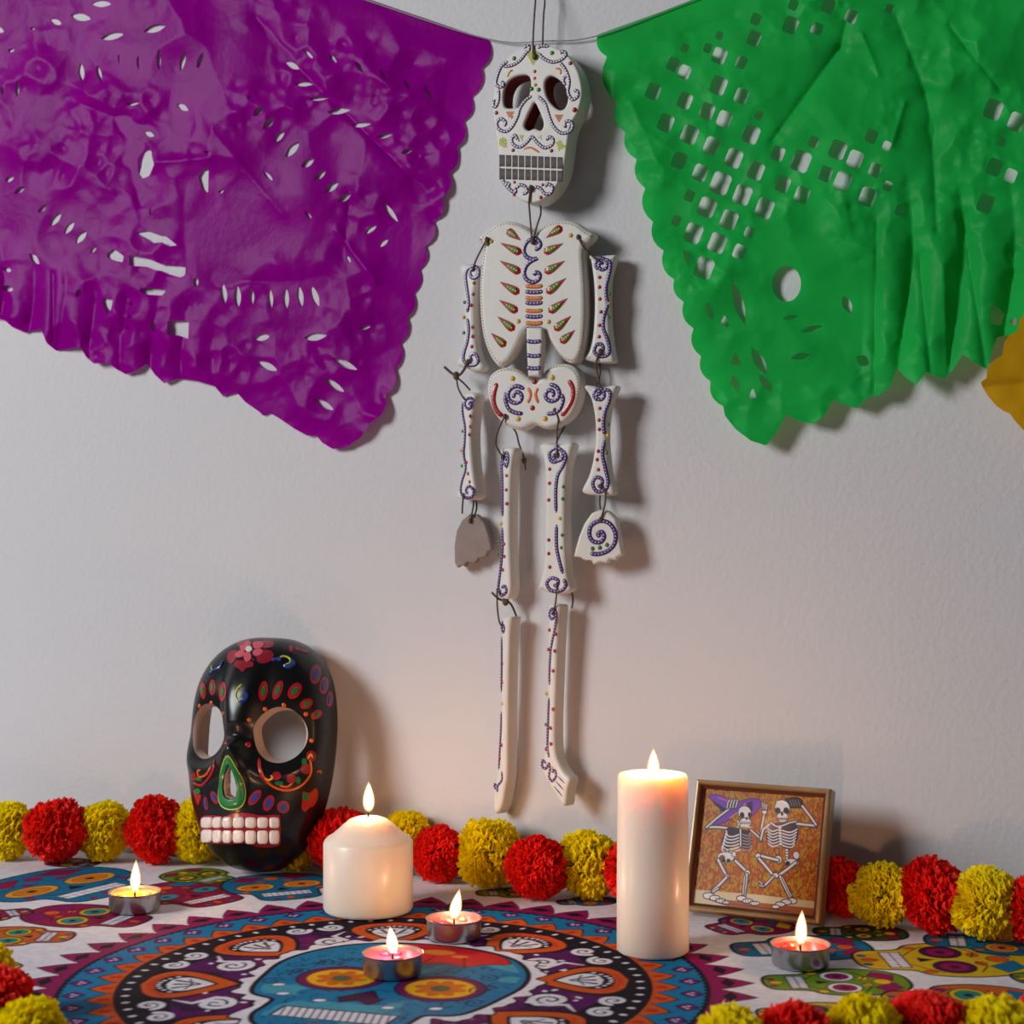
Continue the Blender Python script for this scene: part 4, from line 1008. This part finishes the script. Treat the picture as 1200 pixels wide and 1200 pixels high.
# green teardrop round the nose hole
tear = np.array([(405,95),(440,150),(485,235),(508,300),(495,370),(455,425),(400,448),(345,435),(308,375),(302,300),(335,215),(375,140)], float)
hole = np.array([(400,185),(425,225),(440,290),(432,345),(400,372),(370,345),(360,290),(372,230)], float)
to = smooth_closed(tear, 4); ti = smooth_closed(hole, 6)[:len(to)]
def surf(lx, lz):
    loc, n, _, _ = bvh.ray_cast(Vector(MC0+lx*MU+lz*MV+0.2*MN), Vector(-MN))
    if loc is None: loc, n, _, _ = bvh.find_nearest(Vector(MC0+lx*MU+lz*MV+0.055*MN))
    n = np.array(n); return np.array(loc), (n if n@MN > 0 else -n)
ring = smooth_closed(npoly-np.array([0, NZ]), 5); Vt = []; no_ = len(ring)
for s_, lf in ((1.03, .0012), (1.35, .0022), (1.75, .0018), (2.0, .0001)):
    for p in ring:
        q_, n_ = surf(p[0]*s_, NZ+p[1]*(1.0+(s_-1)*.6)); Vt.append(q_+n_*lf)
MB().add(Vt, [(r_*no_+j, r_*no_+(j+1) % no_, (r_+1)*no_+(j+1) % no_, (r_+1)*no_+j) for r_ in range(3) for j in range(no_)]).build('nose_teardrop', MP['green'], MASK)
W_ = np.array([surf(p[0]*1.95, NZ+p[1]*1.57) for p in np.vstack([ring, ring[:1]])])
MB().tube(W_[:, 0]+W_[:, 1]*.0006, .0006, 6).build('teardrop_line', MP['lime'], MASK)
# pale bevelled rims of the eye holes
for sx in (-1, 1):
    Vr = []; n_r = 48
    for i_ in range(n_r):
        t_ = 2*math.pi*i_/n_r; cx_, sz_ = math.cos(t_), math.sin(t_)
        p_, n_ = surf(sx*EX+ER*1.045/1.13*cx_, EZ+ER*1.045*sz_); cen = MC0+sx*EX*MU+EZ*MV
        rel = p_-cen; yy = rel@MN
        for kk, dd in ((1.0, -.0003), (.975, -.0006), (.90, -.0055), (.86, -.0110), (.93, -.0112)):
            Vr.append(cen+(rel-yy*MN)*kk+(yy+dd)*MN)
    m_r = 5
    Fr = [(i_*m_r+k_, i_*m_r+k_+1, ((i_+1) % n_r)*m_r+k_+1, ((i_+1) % n_r)*m_r+k_) for i_ in range(n_r) for k_ in range(m_r-1)]
    MB().add(Vr, Fr).build('eye_rim', m_clay, MASK)
# ornament below the eyes
mstroke(kO, [(595,60),(600,130),(635,205),(700,265),(790,292),(880,270),(940,220),(975,150),(965,60)], .0010, 'orange', 'eye_line')
mstroke(kO, [(592,55),(592,120),(615,185),(660,245)], .0013, 'red', 'eye_line'); mstroke(kO, [(265,60),(255,130),(220,200),(165,255),(105,235)], .0012, 'red', 'eye_line'); mstroke(kO, [(240,110),(200,175),(150,190),(140,150),(160,145)], .0010, 'orange')
mstroke(kO, [(620,190),(660,215),(690,200),(680,180)], .0009, 'yellow'); mstroke(kO, [(740,255),(800,265),(840,235)], .0009, 'orange'); mstroke(kO, [(950,60),(975,25),(985,55)], .0009, 'yellow')
for cx, cy, a_, b_ in ((720,185,34,30),(830,205,36,34),(935,130,36,40),(975,40,36,42),(110,190,18,30)): decal(kO, oval(cx, cy, a_, b_), 'crimson', 'flower_petal')
for cx, cy, a_, b_ in ((740,238,32,15),(880,215,16,26),(925,80,18,24),(148,205,22,14),(138,298,24,20)): decal(kO, oval(cx, cy, a_, b_), 'green', 'leaf_mark', .0008)
mstroke(kO, [(1015,155),(1045,150),(1040,170)], .0009, 'orange')
for cx, cy, a_, b_, r_ in ((560,345,34,68,38),(662,385,38,62,24),(770,415,46,46,20),(262,345,24,50,-24),(200,388,16,50,-6)):
    decal(kO, oval(cx, cy, a_, b_, r_), 'crimson', 'petal_mark', .0004); decal(kO, oval(cx, cy, a_*.5, b_*.6, r_), 'blue', 'petal_fill', .0009)
decal(kO, [(915,300),(960,310),(1010,275),(1025,330),(1000,400),(960,420),(930,450),(905,420),(910,360)], 'red', 'flower_petal'); decal(kO, oval(935,338,24,28), 'green', 'leaf_mark', .0009)
decal(kO, [(105,290),(140,320),(165,330),(150,385),(135,390)], 'red', 'flower_petal')
# teeth
decal(kM, [(148,868),(200,860),(250,866),(300,852),(360,850),(430,862),(500,858),(514,880),(514,960),(505,1000),(430,1008),(350,990),(280,994),(210,992),(155,985),(146,930)], 'gum', 'gum', 0.0012)
bx = [150, 203, 248, 293, 349, 404, 459, 511]
for i in range(7):
    for j in range(2):
        y0, y1 = ((866, 919), (922, 986))[j]
        if i > 3: y0 += 2; y1 += 6*j
        cx, cy = (bx[i]+bx[i+1])/2, (y0+y1)/2
        loc, n = cast(*kM((cx, cy))); l0, _ = cast(*kM((bx[i]+1.5, cy))); l1, _ = cast(*kM((bx[i+1]-1.5, cy)))
        a_ = (l1-l0)/2; v_ = up*((y1-y0)/2/4/FPX*1.345)
        MB().blob(loc+n*0.0006, a_, v_, n*0.0034, 0.62, 0.5, 18, 10).build('tooth', MP['tooth'], MASK)

# ------------------------------------------------------------------ candles
m_wax = mat('ivory_wax', (240, 228, 212), 0.38, sss=1.0, sssr=(0.020, 0.010, 0.005), coat=0.15)
m_alu = mat('aluminium', (176, 176, 178), 0.28, 0.95, noise=0.05, nscale=60)
m_wick = mat('burnt_wick', (28, 22, 18), 0.9)
m_fl = bpy.data.materials.new('flame'); m_fl.use_nodes = True
nt = m_fl.node_tree; nt.nodes.clear(); em = nt.nodes.new('ShaderNodeEmission'); om = nt.nodes.new('ShaderNodeOutputMaterial')
em.inputs[0].default_value = (1.0, 0.53, 0.27, 1); em.inputs[1].default_value = FLAME
nt.links.new(em.outputs[0], om.inputs[0])
m_env = bpy.data.materials.new('flame_glow'); m_env.use_nodes = True
nt = m_env.node_tree; nt.nodes.clear(); em = nt.nodes.new('ShaderNodeEmission'); om = nt.nodes.new('ShaderNodeOutputMaterial'); tr = nt.nodes.new('ShaderNodeBsdfTransparent'); mx = nt.nodes.new('ShaderNodeMixShader')
em.inputs[0].default_value = (1.0, 0.50, 0.16, 1); em.inputs[1].default_value = 2.0; mx.inputs[0].default_value = 0.4
nt.links.new(tr.outputs[0], mx.inputs[1]); nt.links.new(em.outputs[0], mx.inputs[2]); nt.links.new(mx.outputs[0], om.inputs[0])
def flame(parent, top, h, w, lean=(0, 0)):
    t = np.linspace(0, 1, 14)
    r = w*1.12*np.maximum(np.sin(np.pi*np.clip(t, 0, 1)**0.68), 0)**0.85; r[0] = r[-1] = 1e-5
    bend = lambda z: (lean[0]*(z/h)**1.5, lean[1]*(z/h)**1.5)
    f = MB().lathe(np.column_stack([r, h*t]), top, 20, bend=bend).build('flame', m_env, parent, angle=180)
    MB().lathe(np.column_stack([r*0.72, h*(0.07+0.83*t)]), top, 16, bend=bend).build('flame_core', m_fl, f, angle=180)
    return f
def wick(parent, p, h, d=(0.001, 0)):
    MB().tube([p-np.array([0, 0, .003]), p+np.array([0, 0, h*.5]), p+np.array([d[0], d[1], h])], 0.0007, 7).build('wick', m_wick, parent)
def centre(px, d):                       # point on the table at image column px and depth d
    return CAM*np.array([1, 1, 0])+fw*d+rt*((px-600)/FPX*d)
def pillar(px, d, prof, label, tip, fh, fwid, bendfun=None):
    b = centre(px, d); t = thing('pillar_candle', label, 'candle', b, 'lit white pillar candles')
    MB().lathe(prof, b, 72, bend=bendfun).build('wax', m_wax, t, angle=70)
    wick(t, b+np.array([0, 0, tip]), .007); flame(t, b+np.array([0.0004, 0, tip+.0035]), fh, fwid)
    return t
r = .0337
pillar(431.5, 1.253, [(0,0.0002),(r-.003,0.0002),(r-.001,.001),(r,.003),(r,.0515),(r-.0012,.0535),(.93*r,.0550),(.82*r,.0572),(.68*r,.0610),(.55*r,.0652),(.43*r,.0683),(.30*r,.0700),(.16*r,.0706),(0,.0704)],
 'short wide white pillar candle with a domed top, lit', .0702, .0235, .0041)
r = .0246
pillar(765, 1.136, [(0,0.0002),(r-.002,0.0002),(r,.0018),(r,.05),(.972*r,.115),(.962*r,.1195),(.93*r,.1212),(.85*r,.1210),(.78*r,.1190),(.68*r,.1160),(.4*r,.1142),(0,.1138)],
 'tall slender white pillar candle in front of the framed picture, lit', .1138, .0215, .0038)
def tealight(px, d, wax, label, fh, fwid, lean=(0, 0), lumps=0):
    b = centre(px, d); t = thing('tealight', label, 'candle', b, 'lit tealights in metal cups')
    r, h = .0195, .0142
    MB().lathe([(0,.0003),(r-.0022,.0003),(r-.0012,.0008),(r-.0006,.0020),(r-.0002,h-.001),(r+.0004,h-.0004),(r+.0005,h+.0001),(r+.0001,h+.0004),(r-.0005,h),(r-.0007,h-.002),(r-.0012,.0018),(0,.0018)], b, 56).build('metal_cup', m_alu, t)
    pz = [(r-.0009,.0022),(r-.0009,h-.0030),(r-.003,h-.0034),(.6*r,h-.0042),(.3*r,h-.0046),(0,h-.0044)]
    w = MB().lathe(pz, b, 40); rg = random.Random(int(px))
    for q in range(lumps):
        a = rg.uniform(0, 6.28); rr = rg.uniform(.006, .013); s = rg.uniform(.0022, .0038)
        w.blob(b+np.array([rr*math.cos(a), rr*math.sin(a), h-.0036]), np.array([s*1.5, 0, 0]), np.array([0, s, 0]), np.array([0, 0, s]), 1, 1, 12, 8)
    w.build('wax', wax, t, angle=60)
    wick(t, b+np.array([0, 0, h-.0042]), .006); flame(t, b+np.array([0.0003, 0, h-.0012]), fh, fwid, lean)
def wx(n, rgb): return mat(n, rgb, 0.3, sss=0.9, sssr=(0.008, 0.004, 0.002), coat=0.3)
tealight(158, 1.254, wx('yellow_wax', (236, 176, 60)), 'lit tealight of yellow wax at the left beside the mask', .0250, .0035, (.0008, 0), 3)
tealight(460, 1.080, wx('magenta_wax', (190, 60, 110)), 'lit tealight of magenta wax, the nearest, on the printed blue skull', .0180, .0036, (-.002, 0), 3)
tealight(532, 1.172, wx('pink_wax', (226, 96, 92)), 'lit tealight of salmon pink wax with its flame leaning right', .0215, .0038, (.0035, .001), 3)
tealight(938, 1.102, wx('red_wax', (214, 40, 20)), 'lit tealight of red wax in front of the framed picture', .0235, .0036, (.0008, 0), 1)

# ------------------------------------------------------------------ framed picture leaning on the wall
BL = tablept(np.array(799.), np.array(1074.)); BR = tablept(np.array(960.), np.array(1092.))
BL[2] = BR[2] = 0.004
e = (BR-BL); Wd = np.linalg.norm(e); U = e/Wd
back = np.cross(up, U); back /= np.linalg.norm(back)
if back[1] < 0: back = -back
al = math.radians(19); Vv = up*math.cos(al)+back*math.sin(al)
fp = Plane(BL, U, Vv); Hh = 0.0975
N = fp.N
if N[1] > 0: N = -N; fp.N = N
# keep the leaning frame just clear of the wall
topb = fp.wld(np.array([Wd, Hh]), -0.014)[1]; topa = fp.wld(np.array([0, Hh]), -0.014)[1]
sh = max(topa, topb)-(WALL-0.001)
if sh > 0: fp.P = fp.P-np.array([0, sh, 0])
zmin = min(fp.wld(np.array([a_, 0.]), c_)[2] for a_ in (0, Wd) for c_ in (0, -0.014)); fp.P = fp.P-np.array([0, 0, zmin-0.0008])
fb = fp.wld(np.array([Wd/2, 0.]), -0.007); fb[2] = 0
FR = thing('framed_picture', 'small gold framed painting of two dancing skeletons leaning behind the tall candle', 'picture', fb)
m_gold = mat('aged_gilt_wood', (150, 118, 78), 0.38, 0.25, noise=0.18, nscale=60, coat=0.2)
m_dark = mat('brown_lip', (92, 46, 30), 0.4, noise=0.1, nscale=60)
bw = 0.0085; lp = 0.0030
def rails(prof, m, name):
    """four mitred rails; prof is (inset from the outer edge, height) round the section"""
    cs = [(0, 0), (Wd, 0), (Wd, Hh), (0, Hh)]; dr = [(1, 1), (-1, 1), (-1, -1), (1, -1)]; n = len(prof)
    for i in range(4):
        V = []
        for q in (i, (i+1) % 4):
            for ins_, c_ in prof:
                V.append(fp.wld(np.array([cs[q][0]+dr[q][0]*ins_, cs[q][1]+dr[q][1]*ins_]), c_))
        F = [(j, (j+1) % n, n+(j+1) % n, n+j) for j in range(n)]+[tuple(range(n)), tuple(range(2*n-1, n-1, -1))]
        MB().add(V, F).build(name, m, FR, angle=30)
rails([(0,-.014),(0,-.0015),(.0008,-.0002),(.0020,0),(.0032,-.0006),(.0040,-.0020),(.0042,-.014)], m_gold, 'frame_rail')
rails([(.0042,-.0135),(.0042,-.0022),(.0050,-.0034),(.0060,-.0040),(.0064,-.0135)], m_dark, 'inner_lip')
MB().add([fp.wld(np.array(p), c_) for c_ in (-.0136, -.0122) for p in ((.004, .004), (Wd-.004, .004), (Wd-.004, Hh-.004), (.004, Hh-.004))], [(0,1,2,3),(7,6,5,4),(0,1,5,4),(1,2,6,5),(2,3,7,6),(3,0,4,7)]).build('backing', m_dark, FR, smooth=False)
pc = -0.0058
pp = Plane(fp.wld(np.array([0., 0.]), pc), fp.U, fp.V); pp.N = fp.N
gx = np.arange(.0060, Wd-.0060+1e-6, .00033); gy = np.arange(.0060, Hh-.0060+1e-6, .00033)
pa = Painter(gx, gy, (158, 98, 14)); pa.aa = 0.0004
n1 = fbm(pa.X*900, pa.Y*600, 3); n2 = fbm(pa.X*330+7, pa.Y*260, 3)
s_ = (slice(None), slice(None))
pa.put(s_, (n1-0.40)*.004, (138, 68, 10)); pa.put(s_, (0.50-n1)*.004, (182, 128, 22)); pa.put(s_, (0.56-n2)*.004, (168, 74, 14)); pa.put(s_, (n2-0.28)*.004, (172, 130, 28))
k6 = crop(800, 900, 6)
# the drawing was laid out in a slightly skewed square; map it onto the rectangle of the panel
_s = np.array([(158,158),(1056,212),(930,1062),(38,1002)], float); _t = np.array([(.0060,Hh-.0060),(Wd-.0060,Hh-.0060),(Wd-.0060,.0060),(.0060,.0060)])
_A = []; _r = []
for (x_, y_), (u_, v_) in zip(_s, _t):
    _A += [[x_, y_, 1, 0, 0, 0, -u_*x_, -u_*y_], [0, 0, 0, x_, y_, 1, -v_*x_, -v_*y_]]; _r += [u_, v_]
_h = np.append(np.linalg.solve(np.array(_A), np.array(_r)), 1).reshape(3, 3)
def Q(P):
    P = np.array(P, float).reshape(-1, 2); q = np.column_stack([P, np.ones(len(P))])@_h.T
    return q[:, :2]/q[:, 2:]
un = 0.0001035
BK, BN, SH = (26, 20, 34), (214, 210, 214), (150, 144, 158)
pa.poly(Q([(20,905),(500,925),(1000,965),(1000,1090),(10,1030)]), (196, 182, 150)); pa.poly(Q([(120,965),(560,985),(960,1010),(930,1060),(300,1020)]), (150, 84, 44))
for i in range(16): pa.stroke(Q([(330+i*26,1005+i*2),(350+i*27,998+i*2.4)]), .0006, (90, 50, 40))
def bonep(P, w=18): pa.stroke(Q(P), (w+13)*un, BK); pa.stroke(Q(P), w*un, SH); pa.stroke(Q(np.array(P, float)+[-2, -2]), w*0.6*un, BN)
def ov(cx, cy, a_, b_, col, lw=6, line_=BK):
    t = np.linspace(0, 2*math.pi, 18, endpoint=False); P = Q(np.stack([cx+a_*np.cos(t), cy+b_*np.sin(t)], -1)); pa.poly(P, col, line_, lw*un)
for i in range(26): pa.stroke(Q([(205+i*18,178+i*1.2),(212+i*18,198+i*1.2+(i % 3)*4)]), .0007, (150, 116, 50) if i % 5 else (90, 60, 30))
# woman with the hat
pa.poly(smooth_closed(Q([(190,215),(250,205),(330,235),(430,252),(480,232),(560,232),(582,260),(556,305),(510,348),(470,280),(410,330),(330,392),(262,420),(215,425),(300,335),(245,285)]), 3), (112, 56, 168), (30, 16, 50), 5*un)
pa.poly(Q([(200,235),(300,300),(330,330),(240,400),(225,415),(290,340),(240,285)]), (28, 24, 84)); pa.poly(Q([(470,262),(515,245),(520,300),(505,335)]), (40, 26, 80)); pa.stroke(Q([(345,375),(420,320),(460,268)]), 10*un, (190, 150, 50))
pa.stroke(Q([(260,225),(340,250),(410,262)]), 14*un, (160, 84, 190))
bonep([(330,452),(240,445),(160,448)], 17); bonep([(160,448),(240,380),(335,310)], 15)
for i in range(4): bonep([(322+i*22,302-i*2),(330+i*22,265+(i % 2)*6),(345+i*20,240)], 9)
ov(455,335,48,50,BN); ov(458,405,42,32,BN); ov(434,352,17,21,BK,1); ov(492,350,13,20,BK,1); ov(468,376,7,10,BK,1)
for i in range(6): pa.stroke(Q([(425+i*13,398),(425+i*13,420)]), 4*un, BK)
pa.stroke(Q([(418,410),(495,410)]), 4*un, BK); pa.stroke(Q([(400,400),(425,432),(490,440)]), 9*un, BN)
for i in range(3): ov(395+i*6,440-i*10,9,6,BN,4)
pa.poly(smooth_closed(Q([(300,470),(340,440),(420,455),(490,470),(500,540),(480,600),(440,600),(400,575),(330,600),(280,600),(268,560)]), 3), (44, 34, 50))
for i in range(6):
    y0 = 470+i*23; pa.stroke(smooth_open(Q([(310-i*7,y0),(318-i*8,y0+35),(360-i*4,y0+42),(410,y0+22)]), 4), 9*un, BN)
    pa.stroke(smooth_open(Q([(430,y0+22),(470,y0+34-i*2),(494,y0+8)]), 4), 7*un, SH)
bonep([(418,460),(415,580)], 12)
for i in range(3): ov(312-i*2,610+i*16,12,8,BN,5)
ov(300,662,62,34,BN); ov(272,668,18,15,(120,70,20),4); ov(318,688,14,12,BK,2); ov(282,688,13,11,BK,2); ov(362,640,14,18,BN)
bonep([(240,685),(270,745),(300,800)], 20); ov(300,805,16,16,BN); bonep([(298,812),(240,870),(190,915)], 19); bonep([(192,920),(235,890)], 10)
bonep([(372,690),(420,735),(455,768)], 20); ov(458,772,17,17,BN); bonep([(452,785),(440,860),(425,938)], 20); bonep([(436,800),(418,930)], 9)
for q in ((160,948,40,20),(205,962,36,16),(250,980,36,12),(290,990,22,9),(405,958,34,16),(450,975,36,13),(500,990,34,11)): ov(*q, BN, 7)
for i in range(5): pa.stroke(Q([(210+i*22,955+i*6),(222+i*22,985+i*5)]), 4*un, BK); pa.stroke(Q([(430+i*20,962+i*5),(440+i*20,990+i*4)]), 4*un, BK)
bonep([(498,462),(530,490),(562,520)], 13); bonep([(568,540),(580,440),(602,345)], 15); ov(604,322,16,20,BN); 
for i in range(4): bonep([(596+i*8,305),(592+i*12,262+(i-1)*4)], 7)
# man
pa.poly(smooth_closed(Q([(760,240),(800,218),(860,215),(895,240),(885,280),(830,292),(790,285)]), 3), (58, 40, 38), BK, 4*un)
for i in range(4): pa.stroke(Q([(800+i*20,235),(812+i*20,275)]), 7*un, (110, 96, 100))
ov(740,290,54,54,BN); ov(738,362,40,36,BN); ov(706,314,20,23,BK,1); ov(768,312,20,23,BK,1); ov(736,338,9,13,BK,1)
for i in range(6): pa.stroke(Q([(708+i*12,362),(708+i*12,386)]), 5*un, BK)
pa.stroke(Q([(700,374),(775,374)]), 6*un, BK); pa.stroke(Q([(704,250),(740,242),(770,258)]), 8*un, (236,232,232))
bonep([(640,418),(590,455),(568,530)], 15); bonep([(845,408),(920,415),(985,420)], 18); bonep([(985,412),(945,350),(892,278)], 17)
pa.poly(smooth_closed(Q([(640,420),(700,400),(790,395),(845,420),(850,490),(825,560),(780,600),(700,570),(620,555),(610,490)]), 3), (52, 40, 60))
bonep([(650,405),(690,432),(735,425),(790,402),(840,392)], 10)
for i in range(6):
    y0 = 445+i*22; pa.stroke(smooth_open(Q([(700,y0+8),(655,y0+22),(622-0*i,y0)]), 4), 8*un, BN); pa.stroke(smooth_open(Q([(725,y0+12),(790,y0+26),(842-i*5,y0+2)]), 4), 9*un, BN)
for i in range(7): ov(714,438+i*20,13,8,BN,3)
for i in range(5): ov(757,600+i*20,11,8,BN,5)
ov(686,612,15,22,(170,110,60)); ov(692,670,24,26,BN); ov(826,636,22,26,BN); ov(790,690,52,26,BN); ov(760,695,16,14,BK,2)
bonep([(690,676),(615,660),(542,642)], 19); ov(542,648,18,16,BN); bonep([(548,668),(595,720),(640,775)], 19); bonep([(820,690),(755,740),(690,785)], 21); ov(665,785,22,15,BN); bonep([(650,795),(610,835),(575,868)], 14); bonep([(575,868),(545,830)], 7); bonep([(575,868),(540,860)], 7)
bonep([(702,795),(735,870),(770,940)], 22); bonep([(715,800),(775,930)], 8)
for q in ((780,962,30,18),(735,972,34,16),(690,990,34,13),(655,1008,26,10)): ov(*q, BN, 7)
nx, ny = pa.X.shape
Vp = pp.wld(np.stack([pa.X, pa.Y], -1).reshape(-1, 2), 0.0)
ii, jj = np.meshgrid(np.arange(nx-1), np.arange(ny-1), indexing='ij'); q = (ii*ny+jj).ravel()
mb = MB().add(Vp, np.stack([q, q+ny, q+ny+1, q+1], -1).tolist()); me = mb.mesh('painting', parent_base(FR)); set_colors(me, pa.col)
link('painting', me, mat('painted_tile', rough=0.25, attr='print', coat=0.4), FR, parent_base(FR), True, 180)

# ------------------------------------------------------------------ tissue pom-pom garlands
def pom_mesh(name, seed, R=0.026):
    rs = np.random.RandomState(seed); n = 1500; V = []; F = []; m = 0
    i = np.arange(n)+.5; ph = np.arccos(1-2*i/n); tt = math.pi*(1+5**.5)*i
    D = np.stack([np.cos(tt)*np.sin(ph), np.sin(tt)*np.sin(ph), np.cos(ph)], -1)+rs.normal(0, .07, (n, 3)); D /= np.linalg.norm(D, axis=1)[:, None]
    axis = np.array([1.0, 0.2, 0]); axis /= np.linalg.norm(axis)
    for d in D:
        a = np.cross(d, axis)+rs.normal(0, .35, 3); a -= d*(a@d); a /= np.linalg.norm(a); b = np.cross(d, a)
        lump = 1+0.07*math.sin(3*d[0]+seed)*math.sin(4*d[1])+0.05*math.sin(5*d[2]+2*seed)
        L = R*rs.uniform(.86, 1.07)*lump; w = rs.uniform(.0016, .0034); bend = rs.normal(0, .16, 2)
        for r_, ww, dp in ((.35, .4, 0), (.72, .9, .0006), (.92, 1.15, .0011), (1.0, 1.0, .0004)):
            c = d*L*r_+(a*bend[0]+b*bend[1])*L*r_**3*.6
            j = rs.normal(0, .0005, 3)
            V += [c-a*w*ww+b*dp*rs.uniform(-1, 1), c+b*dp*2.2+j+d*(rs.uniform(-.001, .0012) if r_ == 1 else 0), c+a*w*ww-b*dp*rs.uniform(-1, 1)]
        for k_ in range(3):
            o_ = m+k_*3; F += [(o_, o_+1, o_+4, o_+3), (o_+1, o_+2, o_+5, o_+4)]
        m += 12
    me = bpy.data.meshes.new(name); me.from_pydata(np.array(V).tolist(), [], F); me.update()
    me.polygons.foreach_set('use_smooth', [True]*len(me.polygons))
    return me
m_red = mat('red_tissue', (250, 48, 36), 0.5, island=0.2, transl=0.5, spec=0.3)
m_yel = mat('yellow_tissue_pom', (255, 238, 10), 0.5, island=0.12, transl=0.55, spec=0.3)
PM = {}
for c_, m_ in (('R', m_red), ('Y', m_yel)):
    for s_ in range(3):
        me = pom_mesh('petals', 10*s_+(3 if c_ == 'R' else 8)); me.materials.append(m_); PM[(c_, s_)] = me
m_thread = mat('garland_thread', (120, 60, 40), 0.9)
def garland(L, label, wall_side=True):
    cs = []
    for c_, x, y, dia in L:
        d = (0.30-.026)*FPX/(y-600); r = dia/2*d/FPX; r = min(max(r, .0215), .0275)
        d = (0.30-r*1.05)*FPX/(y-600); p = centre(x, d)
        if wall_side:
            w_ = 1.244 if (220 < x < 410 or 960 < x < 1000) else min(max(p[1], 1.205), WALL-r*0.99)
            if abs(w_-p[1]) > 1e-6: p = wallpt(np.array(float(x)), np.array(float(y)), WALL-w_)
        p[2] = p[2] if 460 < x < 480 else r*1.05      # one pom-pom rides up on its neighbours
        cs.append((c_, p, r))
    b = cs[len(cs)//2][1].copy(); b[2] = 0
    g = thing('pompom_garland', label, 'garland', b, 'garlands of red and yellow tissue pom-poms')
    rs = random.Random(len(L)*7+1)
    for i, (c_, p, r) in enumerate(cs):
        o = bpy.data.objects.new('pompom', PM[(c_, rs.randrange(3))]); C.objects.link(o); o.parent = g
        o.location = [float(v) for v in p-b]; s = r/.026
        o.scale = (s*rs.uniform(.93, 1.0), s*.95, s*rs.uniform(.96, 1.02)); o.rotation_euler = (rs.uniform(-.3, .3), rs.uniform(-.5, .5), rs.uniform(-.6, .6))
        o['label'] = 'red tissue pom-pom' if c_ == 'R' else 'yellow tissue pom-pom'
    MB().tube(smooth_open(np.array([p for _, p, _ in cs]), 4), .0007, 6).build('thread', m_thread, g)
    return g
garland([('R',-48,980,70),('Y',12,984,66),('R',67,975,74),('Y',123,972,68),('R',184,972,74),('Y',236,980,74),('Y',345,992,62),('R',398,985,78),('Y',474,984,64),('R',514,1000,66),('Y',573,1000,76),('R',629,1016,74),('Y',690,1012,76),('R',742,1022,72)],
 'long garland of red and yellow pom-poms along the wall, left of the frame')
garland([('R',984,1044,70),('Y',1034,1049,74),('R',1095,1050,84),('Y',1156,1062,84),('R',1212,1074,80),('Y',1270,1080,80)], 'short garland of red and yellow pom-poms along the wall, right of the frame')
garland([('Y',-22,1150,70),('R',-6,1176,82),('Y',36,1222,86)], 'red and yellow pom-poms cut off at the lower left corner', False)
garland([('Y',858,1232,84),('R',932,1222,92),('Y',1012,1214,92),('R',1088,1208,96),('Y',1164,1214,92),('R',1240,1206,92)], 'blurred garland of pom-poms along the bottom right foreground', False)
